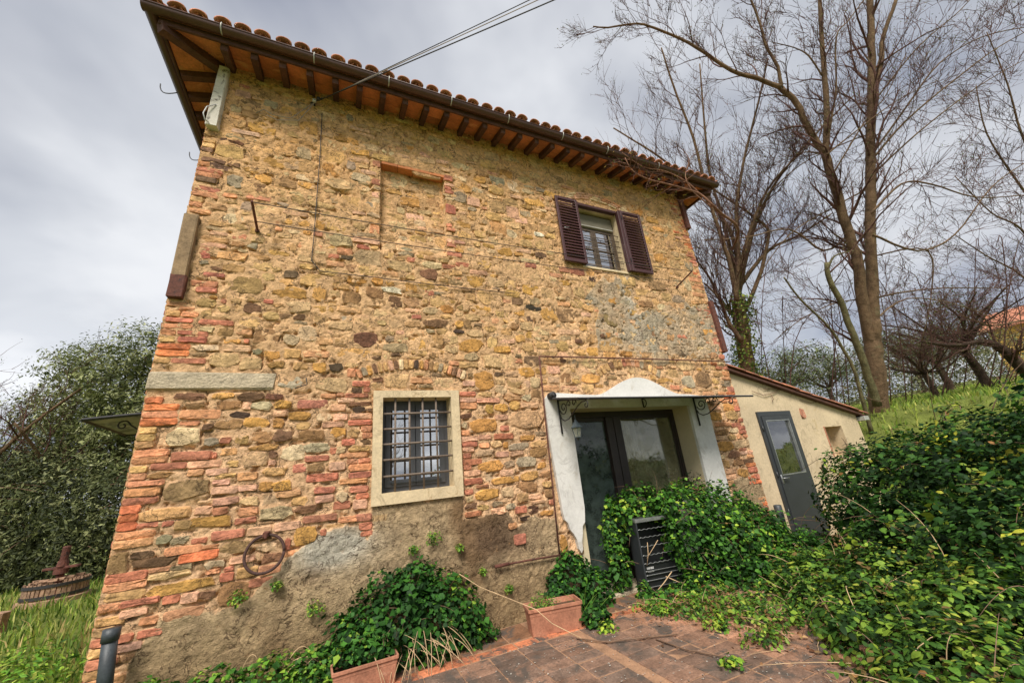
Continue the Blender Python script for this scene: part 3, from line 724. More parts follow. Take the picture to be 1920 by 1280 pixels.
for st in stones:
    kind, cx, cz, w, h, rgb, p = st[:7]
    rr = st[7] if len(st) > 7 else random.gauss(0, .012 if kind == 'brick' else .05)
    V, Fs, al = stone_geo(kind, w, h, p, rr)
    V = V+np.array([cx, float(niche(cx, cz)), cz])
    C = np.array([(*rgb, a) for a in al])
    C[:, :3] *= RNG.uniform(.88, 1.12, (len(C), 1))
    if w*h > cut[kind] and cnt[kind] < 298:
        mk(kind, V, Fs, M[kind], house, C); cnt[kind] += 1
    else:
        v, f, c = small[kind]
        b = sum(len(x) for x in v)
        v.append(V); f.extend([tuple(i+b for i in q) for q in Fs]); c.append(C)
for kind in small:
    v, f, c = small[kind]
    if v: tag(mk('small_stones' if kind == 'stone' else 'small_bricks', np.vstack(v), f, M[kind], house, np.vstack(c)), kind='stuff')

# lime mortar between them: one relief sheet with the openings cut out
MS = .0145
mxn, mzn = int((X1-X0)/MS)+1, int(ZT/MS)+1
ux = np.linspace(X0, X1, mxn); uz = np.linspace(-.1, ZT, mzn)
UX, UZ = np.meshgrid(ux, uz)
smask = np.zeros((nz_, nx_), bool)
for st in stones: mark(st[1]-st[3]/2, st[1]+st[3]/2, st[2]-st[4]/2, st[2]+st[4]/2, True, smask)
def samp(a, X=UX, Z=UZ):
    return a[np.clip((Z/CS).astype(int), 0, nz_-1), np.clip(((X-X0)/CS).astype(int), 0, nx_-1)]
dil = smask.copy()
for dz, dx_ in ((1, 0), (-1, 0), (0, 1), (0, -1), (2, 0)): dil |= np.roll(np.roll(smask, dz, 0), dx_, 1)
joint = samp(dil & ~smask).astype(float)
up_flush = smooth((UZ-2.3)/1.2)
outw = .000+.009*up_flush+.012*vnoise(UX.shape, 9, 21, 3)+.010*vnoise(UX.shape, 3.2, 22, 2)
crev = vnoise(UX.shape, 6, 23, 2)
outw -= joint*np.clip(crev+.06, 0, 1)*.06*(1-.25*up_flush)
pits = vnoise(UX.shape, 4, 25, 2)
outw -= np.clip(pits-.36, 0, 1)*.10
R_ = samp(rend).astype(float)
Rs = R_.copy()
for _ in range(2): Rs = (Rs+np.roll(Rs, 1, 0)+np.roll(Rs, -1, 0)+np.roll(Rs, 1, 1)+np.roll(Rs, -1, 1))/5
rg_ = 1-np.abs(vnoise(UX.shape, 16, 35, 4))*3.2
outw = outw*(1-.65*Rs)+Rs*(.018+.009*vnoise(UX.shape, 60, 31, 5, .6)+.006*vnoise(UX.shape, 3, 33, 2)-np.clip(rg_-.6, 0, 1)*.012)
Gs = samp(greyz).astype(float)
Rs = np.clip(Rs, 0, 1)
outw += Gs*(.008+.006*vnoise(UX.shape, 12, 41, 3))
tan = np.array(lin((222, 180, 134))); pink = np.array(lin((224, 184, 144))); grey = np.array(lin((172, 160, 138))); lgrey = np.array(lin((186, 180, 164)))
och = np.array(lin((212, 164, 108))); brown = np.array(lin((122, 96, 68))); dust = np.array(lin((150, 126, 92)))
def mix(a, b, t): return a*(1-t[..., None])+b*t[..., None]
mc = np.broadcast_to(tan, UX.shape+(3,)).copy()
mc = mix(mc, pink, smooth((3.2-UZ)/1.2)*.75)
mc = mix(mc, och, smooth((UZ-4.2)/1.6)*(.45+.35*vnoise(UX.shape, 50, 61, 2)))
mc = mix(mc, grey, Gs*np.clip(.75+.5*vnoise(UX.shape, 20, 62, 3), 0, 1))
n_r = vnoise(UX.shape, 42, 63, 4)
rc = mix(np.broadcast_to(np.array(lin((178, 154, 120))), UX.shape+(3,)).copy(), dust, smooth((.72-UZ)/.5)*.8)
rc = mix(rc, brown, np.clip(n_r*2.4-.35+smooth((.55-UZ)/.5)*.25, 0, .85))
# scorched brown patch right of the barred window and the pale grey patch by the ring
sc_ = np.exp(-(((UX-1.75)/.36)**2+((UZ-.86)/.24)**2)*1.1)
rc = mix(rc, np.array(lin((104, 84, 66))), np.clip(sc_*1.2+.4*vnoise(UX.shape, 16, 64, 3)*sc_, 0, .85))
pg = np.exp(-(((UX-.02)/.34)**2+((UZ-1.0)/.16)**2))
rc = mix(rc, lgrey, np.clip(pg*1.3+.3*vnoise(UX.shape, 14, 65, 3)*pg, 0, .9))
mc = mix(mc, rc, np.clip(R_, 0, 1))
wash = np.exp(-(((UX-4.45)/.11)**2))*smooth((4.7-UZ)/.2)*smooth((UZ-2.7)/1)     # lime run below the shuttered window
mc = mix(mc, lgrey, np.clip(wash*.7+.5*wash*vnoise(UX.shape, 10, 66, 2), 0, .8))
gocc = occ.copy()
for _ in range(9000):                                     # stones that stay just under the lime and tint it
    gxx_, gz_ = random.uniform(X0, X1), random.uniform(.1, ZT); gw, ghh = random.uniform(.05, .22), random.uniform(.03, .10)
    sl = gocc[int(gz_/CS):int((gz_+ghh)/CS)+1, int((gxx_-X0)/CS):int((gxx_+gw-X0)/CS)+1]
    if sl.size == 0 or sl.mean() > .25 or samp(rend, np.array([gxx_]), np.array([gz_]))[0]: continue
    sl[:] = True
    a0, a1 = np.searchsorted(ux, gxx_), np.searchsorted(ux, gxx_+gw); b0, b1 = np.searchsorted(uz, gz_), np.searchsorted(uz, gz_+ghh)
    k = random.uniform(.25, .7)
    mc[b0:b1, a0:a1] = mc[b0:b1, a0:a1]*(1-k)+np.array(lin(PAL[random.choice('yyYbtcpog')]))*k
mc *= (1+.12*vnoise(UX.shape, 4, 67, 2)+.10*vnoise(UX.shape, 12, 68, 2))[..., None]
V = np.stack([UX, -outw+niche(UX, UZ), UZ], -1).reshape(-1, 3)
idx = np.arange(mxn*mzn).reshape(mzn, mxn)
Fq = np.stack([idx[:-1, :-1], idx[:-1, 1:], idx[1:, 1:], idx[1:, :-1]], -1).reshape(-1, 4)
cxm = (UX[:-1, :-1]+UX[1:, 1:]).ravel()/2; czm = (UZ[:-1, :-1]+UZ[1:, 1:]).ravel()/2
keep = np.ones(len(Fq), bool)
for (a, b, c, d) in ((.43, 1.26, 1.42, 2.49), (2.84, 5.24, -.1, 2.34), (3.62, 4.58, 4.64, 5.91)):
    keep &= ~((cxm > a) & (cxm < b) & (czm > c) & (czm < d))
wall = mk('wall', V, Fq[keep], M['mortar'], house, mc.reshape(-1, 3), True)

# the other three walls, and a dark room behind the glass
def side_wall(name, P0, P1, P2, P3):
    return mk(name, [P0, P1, P2, P3], [(0, 1, 2, 3)], M['mortar'], house, [(*tan, 1)]*4)
side_wall('side_wall', (X0+.03, .02, -.2), (X0+.03, 6.4, -.2), (X0+.03, 6.4, ZT), (X0+.03, .02, ZT))
side_wall('side_wall', (X1-.02, 6.4, -.2), (X1-.02, .02, -.2), (X1-.02, .02, ZT), (X1-.02, 6.4, ZT))
side_wall('rear_wall', (X0+.03, 6.4, -.2), (X1-.02, 6.4, -.2), (X1-.02, 6.4, ZT), (X0+.03, 6.4, ZT))
box('upper_floor', (X0+.06, .5, 3.0), (X1-.05, 6.37, 3.15), M['room'], house)
sb = MB()                                                  # brickwork and rubble on the left flank, and quoin returns
z = .05; k = 0
while z < 6.75:
    y = .0 if k % 2 else -.004
    wd = (.125, .25)[k % 2]
    cc = np.array(lin(np.array(PAL[random.choice('oorpyyb')])*random.uniform(.9, 1.1)))
    sb.bev((X0-.012, .012, z), (X0+.05, wd, z+.055), .006, (*cc, .2), .002)
    y = wd+.02
    while y < 6.2:
        L = random.uniform(.16, .42)
        cc = np.array(lin(np.array(PAL[random.choice('yYbtcpogr')])*random.uniform(.9, 1.1)))
        if random.random() < .8: sb.bev((X0-random.uniform(.0, .02), y, z), (X0+.06, min(y+L-.025, 6.3), z+.052), .012, (*cc, .3), .006)
        y += L
    z += .067; k += 1
tag(sb.build('flank_masonry', M['stone'], house), kind='stuff')
box('ground_floor', (X0+.06, .05, -.1), (X1-.05, 6.37, .02), M['room'], house)
box('partition_wall', (X0+.06, 2.6, .03), (X1-.05, 2.7, 2.98), M['room'], house)
box('partition_wall', (X0+.06, 2.6, 3.16), (X1-.05, 2.7, ZT-.05), M['room'], house)

# concrete tie beam in the left half of the wall, with its bent rod
m = MB(); m.bev((X0-.008, -.022, 2.565), (-.62, .05, 2.745), .012, None, .004); m.bev((-.63, -.016, 2.58), (-.36, .05, 2.735), .03, None, .012)
m.build('concrete_beam', M['concrete'], house)
a, b, c = WL(553, 728, -.06), WL(576, 720, -.06), WL(574, 708, -.06)
tube('bent_rod', [a, b, c], .006, M['iron'], house, 6)

# walled-up window: row of terracotta slabs under its lintel
for i in range(4):
    w = (NX1-NX0)/4
    box('lintel_slab', (NX0+i*w+.003, -.012, NZ1-.03), (NX0+(i+1)*w-.003, .125, NZ1+.02), M['soffit'], house, .004)

# steel and concrete pads let into the corners
m = MB(); m.bev((-1.615, -.085, 5.77), (-1.50, .03, 6.77), .008, None, .004)
pd = m.build('corner_pad', M['padwhite'], house)
tag(pd, 'white flaking corner pad under the eaves')
m = MB(); m.bev((-1.625, -.075, 3.74), (-1.50, .03, 4.50), .010, None, .004)
pd = m.build('corner_pad', M['padgrey'], house)
m = MB(); m.bev((-1.628, -.079, 3.50), (-1.497, .03, 3.76), .008, None, .003); m.build('rusty_sleeve', M['rust'], pd)
for (z0, z1) in ((5.95, 6.75), (3.25, 4.28)):
    m = MB(); m.bev((X1-.05, -.075, z0), (X1+.05, -.01, z1), .006); m.bev((X1+.02, -.07, z0), (X1+.052, .12, z1), .006)
    m.build('corner_angle', M['rust'], house)
for (p, q) in ((WL(405, 190), WL(398, 182)),):
    pass

# ------------------------------------------------------------------ eaves
OV, ZE, SL = .43, 6.735, .33             # overhang, height of the rafter ends, fall of the roof
def rz(o): return ZT+.0-SL*o              # underside of the boarding at overhang o
def rafter(P, Q, w, h, name='rafter'):
    P, Q = np.array(P, float), np.array(Q, float)
    d = Q-P; d /= np.linalg.norm(d)
    s = np.cross(d, (0, 0, 1)); s /= np.linalg.norm(s); u = np.cross(s, d)
    V = []
    for E_ in (P, Q):
        for (i, j) in ((-1, -1), (1, -1), (1, 0), (-1, 0)):
            V.append(E_+s*w/2*i+u*h*(-j if False else j))
    return mk(name, V, [(0, 3, 2, 1), (4, 5, 6, 7), (0, 1, 5, 4), (1, 2, 6, 5), (2, 3, 7, 6), (3, 0, 4, 7)], M['wood'], house)
xs = [-1.48+.305*i for i in range(27)]
xs = [x for x in xs if x < X1+.02]
for x in xs:
    j = random.uniform(-.012, .012)
    rafter((x+j, .25, rz(-.25)), (x, -OV, rz(OV)), .075, .095)
ys = [.16+.305*i for i in range(20)]
for y in ys:
    rafter((X0+.25, y, rz(-.25)), (X0-OV, y, rz(OV)), .075, .095)
    if y < 3: rafter((X1-.25, y, rz(-.25)), (X1+OV, y, rz(OV)), .075, .095)
rafter((X0+.25, .25, rz(-.25)), (X0-OV-.02, -OV-.02, rz(OV)-.002), .10, .12, 'hip_rafter')
rafter((X1-.25, .25, rz(-.25)), (X1+OV+.02, -OV-.02, rz(OV)-.002), .10, .12, 'hip_rafter')
def soffit(quad):
    V = [np.array(p) for p in quad]
    V += [p+np.array([0, 0, .025]) for p in V]
    return mk('soffit_slab', V, [(3, 2, 1, 0), (4, 5, 6, 7), (0, 1, 5, 4), (1, 2, 6, 5), (2, 3, 7, 6), (3, 0, 4, 7)], M['soffit'], house)
def fl(x, o):
    return (x, -o, rz(o)+.001)
ed = [X0-OV]+xs+[X1+OV]
for i in range(len(ed)-1):
    a, b = ed[i], ed[i+1]
    for k, (o0, o1) in enumerate(((-.05, .175), (.18, OV))):
        def cl(x, o):                       # clip the end bays along the hips
            return min(max(x, X0-o), X1+o)
        soffit([fl(cl(a+.004, o1), o1), fl(cl(b-.004, o1), o1), fl(cl(b-.004, o0), o0), fl(cl(a+.004, o0), o0)])
ed = [-OV]+ys
for i in range(len(ed)-1):
    a, b = ed[i], ed[i+1]
    for k, (o0, o1) in enumerate(((-.05, .175), (.18, OV))):
        q = [(X0-o, min(max(y, -o), 9), rz(o)+.001) for (y, o) in ((a+.004, o1), (b-.004, o1), (b-.004, o0), (a+.004, o0))]
        soffit([q[1], q[0], q[3], q[2]])
        if b < 3:
            q = [(X1+o, max(y, -o), rz(o)+.001) for (y, o) in ((a+.004, o1), (b-.004, o1), (b-.004, o0), (a+.004, o0))]
            soffit(q)
box('fascia_board', (X0-OV-.03, -OV-.03, rz(OV)-.035), (X1+OV+.03, -OV-.002, rz(OV)+.06), M['wood'], house, .004)
box('fascia_board', (X0-OV-.03, -OV+.001, rz(OV)-.035), (X0-OV-.002, 6.4, rz(OV)+.06), M['wood'], house, .004)
box('fascia_board', (X1+OV+.002, -OV+.001, rz(OV)-.035), (X1+OV+.03, 6.4, rz(OV)+.06), M['wood'], house, .004)
# half-round gutter, front and flanks
def gutter(P, Q, inward):
    P, Q, n = np.array(P, float), np.array(Q, float), np.array(inward, float)
    m = MB(); k = 9; R = .062
    for r, fl_ in ((R, 0), (R-.006, 1)):
        V = []
        for E_ in (P, Q):
            for i in range(k):
                a = math.pi*i/(k-1)
                V.append(E_-n*math.cos(a)*r*(1)+np.array([0, 0, -math.sin(a)*r]))
        Fs = [(i, i+1, k+i+1, k+i) if fl_ else (i, k+i, k+i+1, i+1) for i in range(k-1)]
        m.add(V, Fs)
    for E_ in (P, Q):
        m.add([E_-n*math.cos(math.pi*i/(k-1))*R+np.array([0, 0, -math.sin(math.pi*i/(k-1))*R]) for i in range(k)], [tuple(range(k))])
    rim = P-n*R, Q-n*R
    m.tube(rim, .009, 6)
    return m.build('gutter', M['gutter'], house, True)
gz_ = rz(OV)+.085
gA = gutter((X0-OV-.16, -OV-.095, gz_), (X1+OV+.16, -OV-.095, gz_), (0, 1, 0))
gB = gutter((X0-OV-.095, -OV-.1, gz_), (X0-OV-.095, 6.3, gz_), (1, 0, 0))
gC = gutter((X1+OV+.095, -OV-.1, gz_), (X1+OV+.095, 6.3, gz_), (-1, 0, 0))
def hook_path(cx):
    y0 = -OV-.095
    return [(cx, y0-.068*math.cos(a), gz_-.068*math.sin(a)) for a in np.linspace(-.9, 1.9, 9)]
for px, py in ((417, 55), (590, 105), (729, 150), (845, 183), (951, 215), (1052, 250), (1135, 275), (1230, 305)):
    x = ON_X if False else None
    d = ray(px, py); X = d[0]*((4.5-OV-.1)/d[1])
    tube('bracket', hook_path(X), .008, M['galv'], gA, 5)
for py in (.55, 1.75):                                    # loose wire hooks off the flank gutter
    g0 = np.array([X0-OV-.15, py, gz_-.02])
    tube('wire_hook', [g0+np.array([-.19*math.sin(t*.5), 0, -.07*math.sin(t*1.0)+.09*(t/3)**3]) for t in np.linspace(0, 3.0, 8)], .007, M['iron'], gB, 5)
# roof planes and barrel tiles
roof = MB()
hx = (X0+X1)/2
RI = [(X0-OV-.08, -OV-.08, rz(OV)+.05), (X1+OV+.08, -OV-.08, rz(OV)+.05), (X1+OV+.08, 6.9, rz(OV)+.05), (X0-OV-.08, 6.9, rz(OV)+.05)]
rp = (6.9+OV+.08)/2
RI += [(X0-OV-.08+rp, 6.9-rp, rz(OV)+.05+rp*SL), (X1+OV+.08-rp, 6.9-rp, rz(OV)+.05+rp*SL)]
roof.add(RI, [(0, 1, 5, 4), (1, 2, 5), (2, 3, 4, 5), (3, 0, 4)])
rf = roof.build('roof', M['tile'], house)
def tile_mesh(r0=.088, r1=.070, L=.46, flip=False):
    m = MB(); k = 9; V = []; Fs = []
    for (r, th) in ((1, 0), (1, .016)):
        for (yy, rr) in ((0, r0), (L, r1)):
            for i in range(k):
                a = math.pi*i/(k-1)
                q = rr-th
                V.append((q*math.cos(a), yy, q*.72*math.sin(a)))
    for i in range(k-1):
        Fs.append((i, k+i, k+i+1, i+1)); Fs.append((2*k+i, 2*k+i+1, 3*k+i+1, 3*k+i))
        Fs.append((i, i+1, 2*k+i+1, 2*k+i)); Fs.append((k+i, 3*k+i, 3*k+i+1, k+i+1))
    Fs.append((0, 2*k, 3*k, k)); Fs.append((k-1, 2*k-1, 4*k-1, 3*k-1))
    V = np.array(V)
    if flip: V[:, 2] = -V[:, 2]*.8; Fs = [f[::-1] for f in Fs]
    return V, Fs
tv, tf = tile_mesh(); pv, pf = tile_mesh(.085, .072, flip=True)
me_t = raw_mesh('roof_tile', tv, tf, M['tile'], None, True); me_p = raw_mesh('pan_tile', pv, pf, M['tile'], None, True)
pitch = math.atan(SL)
far = MB()
def lay(px, py, pz, rotz, me, name, part, V=None, Fs=None):
    Rm = Matrix.Rotation(rotz, 4, 'Z') @ Matrix.Rotation(pitch, 4, 'X') @ Matrix.Rotation(random.gauss(0, .02), 4, 'Z')
    if part:
        o = link(name, me, (px, py, pz), rf)
        o.rotation_euler = Rm.to_euler()
    else:
        R3 = np.array(Rm.to_3x3())
        far.add((R3@np.asarray(V).T).T+np.array([px, py, pz]), Fs)
SPC = .208
nfront = int((X1-X0+2*OV+.1)/SPC)
for i in range(nfront+1):
    x = X0-OV-.05+i*SPC
    for rrow in range(11):
        dd = -.10+rrow*.37
        zz_ = rz(OV)+.062+(dd+.08)*SL
        lim = dd-.08
        if x < X0-OV-.06+lim or x > X1+OV+.06-lim: continue
        jj = random.uniform(-.012, .012)
        lay(x+jj, -OV+dd-.075, zz_+.052+random.uniform(-.006, .01), 0, me_t, 'roof_tile', rrow == 0, tv, tf)
        lay(x+SPC/2+jj, -OV+dd-.055, zz_+.098, 0, me_p, 'pan_tile', rrow == 0, pv, pf)
for side in (0, 1):
    for i in range(30):
        y = -OV+.02+i*SPC
        for rrow in range(8):
            dd = -.10+rrow*.37
            zz_ = rz(OV)+.062+(dd+.08)*SL
            if y < -OV-.05+dd or y > 6.5-dd: continue
            sx = (X0-OV+dd-.03) if side == 0 else (X1+OV-dd+.03)
            lay(sx, y, zz_+.045, -math.pi/2 if side == 0 else math.pi/2, me_t, 'roof_tile', rrow == 0 and i < 22, tv, tf)
            lay(sx, y+SPC/2, zz_+.055, -math.pi/2 if side == 0 else math.pi/2, me_p, 'pan_tile', False, pv, pf)
for k in range(14):                                       # hip tiles
    for s_ in (0, 1):
        d_ = -.06+k*.33
        z_ = rz(OV)+.17+(d_+.06)*SL
        lay((X0-OV+d_) if s_ == 0 else (X1+OV-d_), -OV+d_, z_, -math.pi/4 if s_ == 0 else math.pi/4, me_t, 'hip_tile', k < 1, tv, tf)
tag(far.build('upper_tiles', M['tile'], rf, True), kind='stuff')

# ------------------------------------------------------------------ barred window
def ring_y(lo, hi, ilo, ihi, y0, y1):      # a picture-frame in the X,Z plane
    (a, b), (c, d), (e_, f_), (g_, h_) = lo, hi, ilo, ihi
    m = MB()
    m.box((a, y0, b), (c, y1, f_)); m.box((a, y0, h_), (c, y1, d))
    m.box((a, y0, f_), (e_, y1, h_)); m.box((g_, y0, f_), (c, y1, h_))
    return m
w1 = ring_y((.35, 1.335), (1.335, 2.545), (.45, 1.45), (1.235, 2.465), -.05, .05).build('window_surround', M['cream'], house)
m = MB(); m.box((.40, .045, 1.40), (.452, .2, 2.52)); m.box((1.233, .045, 1.40), (1.29, .2, 2.52)); m.box((.452, .045, 2.463), (1.233, .2, 2.52)); m.box((.452, .045, 1.40), (1.233, .2, 1.452))
m.build('window_reveal', M['cream'], house)
win = ring_y((.452, 1.452), (1.233, 2.463), (.50, 1.50), (1.185, 2.42), .17, .22).build('casement_window', M['sash'], house)
for (a, b) in ((.502, .838), (.846, 1.183)):
    s_ = ring_y((a, 1.503), (b, 2.417), (a+.055, 1.575), (b-.055, 2.355), .150, .195)
    s_.build('sash', M['sash'], win)
    box('pane', (a+.05, .172, 1.57), (b-.05, .176, 2.36), M['glass'], win)
box('rail', (.56, .13, 1.535), (1.13, .145, 1.548), M['darkmetal'], win)
for px in (740.8, 767.9, 793.4, 819.2):
    x = WL(px, 835, .01)[0]
    tube('bar', [(x, .0, 1.452), (x, .0, 2.465)], .0115, M['bar'], w1, 8)
for i in range(5):
    z = 1.452+.166*(i+1)
    z = [1.615, 1.785, 1.95, 2.115, 2.285][i]
    tube('bar', [(.452, -.012, z), (1.233, -.012, z)], .0115, M['bar'], w1, 8)

# ------------------------------------------------------------------ shuttered window
ux0, ux1, uz0, uz1 = 3.635, 4.555, 4.665, 5.90
m = MB(); m.box((ux0-.05, -.005, uz0-.05), (ux0, .24, uz1+.05)); m.box((ux1, -.005, uz0-.05), (ux1+.05, .24, uz1+.05)); m.box((ux0, -.005, uz1), (ux1, .24, uz1+.05)); m.box((ux0-.05, -.03, uz0-.035), (ux1+.05, .24, uz0))
m.build('window_reveal', M['cream'], house)
uw = ring_y((ux0, uz0), (ux1, uz1), (ux0+.04, uz0+.04), (ux1-.04, uz1-.05), .14, .19).build('casement_window', M['sashbrown'], house)
box('blind_box', (ux0+.042, .10, 5.61), (ux1-.042, .15, 5.845), M['blind'], uw, .004)
box('blind_rail', (ux0+.042, .085, 5.582), (ux1-.042, .14, 5.605), M['blindrail'], uw, .004)
mid = (ux0+ux1)/2-.03
for (a, b) in ((ux0+.042, mid-.003), (mid+.003, ux1-.042)):
    ring_y((a, uz0+.042), (b, 5.572), (a+.05, uz0+.10), (b-.05, 5.53), .125, .165).build('sash', M['sashbrown'], uw)
    box('glazing_bar', (a+.048, .13, 5.12), (b-.048, .15, 5.145), M['sashbrown'], uw)
    box('pane', (a+.045, .145, uz0+.095), (b-.045, .149, 5.535), M['glass'], uw)
for i in range(7):
    z = 4.76+i*.115
    tube('bar', [(ux0-.02, .045, z), (ux1+.02, .045, z)], .008, M['bar'], uw, 6)
slat_m = None
def shutter(xa, xb, z0, z1, y, ang, hinge):
    global slat_m
    sh = MB()
    T = .035
    for (a, b, c, d) in ((xa, xa+.045, z0, z1), (xb-.045, xb, z0, z1), (xa+.045, xb-.045, z0, z0+.055), (xa+.045, xb-.045, z1-.055, z1)):
        sh.bev((a, -T/2, c), (b, T/2, d), .004)
    hx_ = xa if hinge == 'l' else xb
    c, s = math.cos(ang), math.sin(ang)
    Vr = [((p[0]-hx_)*c-(p[1])*s+hx_, (p[0]-hx_)*s+p[1]*c+y, p[2]) for p in sh.v]
    o = mk('shutter', Vr, sh.f, M['shutter'], house)
    w = xb-xa-.088
    sm = MB(); sm.box((-w/2, -.034, -.004), (w/2, .034, .004), np.array(Matrix.Rotation(math.radians(62), 3, 'X')))
    me = raw_mesh('slat', sm.v, sm.f, M['shutter'])
    nsl = 21
    for i in range(nsl):
        z = z0+.07+(z1-z0-.14)*i/(nsl-1)
        cx = (xa+xb)/2-hx_
        q = link('slat', me, (cx*c+hx_, cx*s+y, z), o)
        q.rotation_euler = (0, 0, ang)
    return o
sL = shutter(3.20, 3.645, 4.66, 5.945, -.085, .0, 'r')
sR = shutter(4.60, 5.075, 4.66, 5.945, -.085, .0, 'l')
box('hinge_post', (4.535, -.10, 4.66), (4.592, -.02, 5.93), M['shutter'], house, .004)
box('hinge_post', (3.60, -.062, 4.66), (3.64, -.01, 5.93), M['shutter'], house, .004)
box('shutter_head', (3.64, -.06, 5.885), (4.535, .02, 5.94), M['shutter'], house, .004)
for z in (4.85, 5.75): box('hinge', (4.588, -.112, z), (4.606, -.075, z+.06), M['iron'], sR)
tube('latch', [(3.27, -.115, 5.28), (3.30, -.125, 5.28), (3.36, -.125, 5.295)], .007, M['chrome'], sL, 6)

# ------------------------------------------------------------------ door, plaster surround
dx0, dx1, dz1, dep = 2.91, 5.18, 2.285, .34
pts = []
def arc(a, b, n, f):
    return [f(a+(b-a)*i/n) for i in range(n+1)]
outer = [(5.585, .55), (5.60, 1.2), (5.60, 1.9), (5.62, 2.25), (5.60, 2.38), (5.50, 2.44), (5.25, 2.465)]
outer += [(x, 2.47+.27*math.sin(math.pi*min(1, max(0, (5.05-x)/1.65)))**1.6) for x in np.linspace(5.1, 3.38, 22)]
outer += [(3.2, 2.475), (2.9, 2.495), (2.70, 2.505), (2.60, 2.49), (2.545, 2.43), (2.525, 2.33), (2.53, 1.9), (2.56, 1.4), (2.585, 1.0)]
low = [(2.60, .92), (2.64, .88), (2.66, .80), (2.70, .75), (2.735, .68), (2.745, .58), (2.775, .53), (2.80, .565), (2.805, .66), (2.83, .74), (2.842, .82), (2.885, .86), (2.90, .95), (2.91, 1.02)]
inner = [(2.91, dz1), (5.18, dz1), (5.18, .55)]
pl = mk('x', [(p[0], 0, p[1]) for p in outer+low+inner], [tuple(range(len(outer+low+inner)))], None)
bm = bmesh.new(); bm.from_mesh(pl.data); bpy.data.objects.remove(pl)
off = np.array([(2.525+5.62)/2, 0, 0])
r = bmesh.ops.triangulate(bm, faces=bm.faces[:])
bm.normal_update()
ret = bmesh.ops.extrude_face_region(bm, geom=bm.faces[:])
for v in [g for g in ret['geom'] if isinstance(g, bmesh.types.BMVert)]: v.co.y -= .052
bmesh.ops.recalc_face_normals(bm, faces=bm.faces)
bm.verts.index_update()
VV = np.array([v.co for v in bm.verts]); FF = [tuple(v.index for v in f.verts) for f in bm.faces]; bm.free()
A_ = np.array([(p[0], 0, p[1]) for p in outer+low+inner]); cen = (A_.min(0)+A_.max(0))/2
VV = VV+cen+np.array([0, .0, 0])
mk('door_plaster', VV, FF, M['white'], house)
m = MB(); m.box((2.78, -.004, -.05), (2.912, dep+.1, 2.36)); m.box((5.178, -.006, -.05), (5.30, dep+.1, 2.36)); m.box((2.912, -.006, dz1), (5.178, dep+.1, 2.37))
m.build('door_reveal', M['jamb'], house)
box('door_sill', (2.80, -.10, -.04), (5.28, dep+.1, .035), M['concrete'], house, .01)
door = ring_y((2.914, .04), (5.176, 2.283), (2.97, .10), (5.12, 2.20), dep-.04, dep+.03).build('glazed_door', M['doorframe'], house)
mxl = WL(1133, 800, dep)[0]; mxr = WL(1160, 800, dep)[0]
m = MB(); m.bev((mxl, dep-.065, .04), ((mxl+mxr)/2-.006, dep+.02, 2.20), .006); m.bev(((mxl+mxr)/2+.006, dep-.065, .04), (mxr, dep+.02, 2.20), .006)
m.build('mullion', M['doorframe'], door)
ring_y((2.975, .10), (mxl-.002, 2.195), (3.00, .15), (mxl-.012, 2.14), dep-.03, dep+.02).build('door_leaf', M['doorframe'], door)
box('pane', (2.995, dep-.008, .145), (mxl-.008, dep-.002, 2.145), M['dirtyglass'], door)
ring_y((mxr+.002, .10), (5.118, 2.195), (mxr+.03, .15), (5.085, 2.155), dep-.03, dep+.02).build('door_leaf', M['doorframe'], door)
box('pane', (mxr+.026, dep-.008, .145), (5.09, dep-.002, 2.16), M['doorglass'], door)
cv = []
nf = 60
cx0, cx1 = mxr+.02, 4.62
for i in range(nf+1):
    x = cx0+(cx1-cx0)*i/nf
    y = dep+.20+.022*math.sin(i*1.05)+.012*math.sin(i*.43+1)
    cv.append((x, y, .08)); cv.append((x, y, 2.27))
cur = mk('curtain', cv, [(2*i, 2*i+2, 2*i+3, 2*i+1) for i in range(nf)], M['curtain'], None, None, True)
tag(cur, 'pale olive curtain hanging behind the wide pane of the glazed door', 'curtain')
# black drainpipe foot by the right corner
m = MB(); m.lathe([(.052, 0), (.052, .48), (.056, .485), (.056, .66), (.047, .665), (.047, .60)], (6.44, -.16, -.02), 14)
dp = m.build('drain_pipe', M['pvc'], None, True, True)
tag(dp, 'short black drain pipe standing at the brick corner beside the lean-to', 'pipe', None)
m = MB()
pA = WL(207, 1195, -.18); pB = WL(190, 1330, -.20)
m.tube([pB, pA], [.046, .045], 14); m.tube([pA-np.array([0, 0, .02]), pA+np.array([0, 0, .06])], [.052, .052], 14)
dp = m.build('drain_pipe', M['pvc'], None, True, True)
tag(dp, 'worn grey drain pipe at the foot of the brick corner among weeds', 'pipe', None)

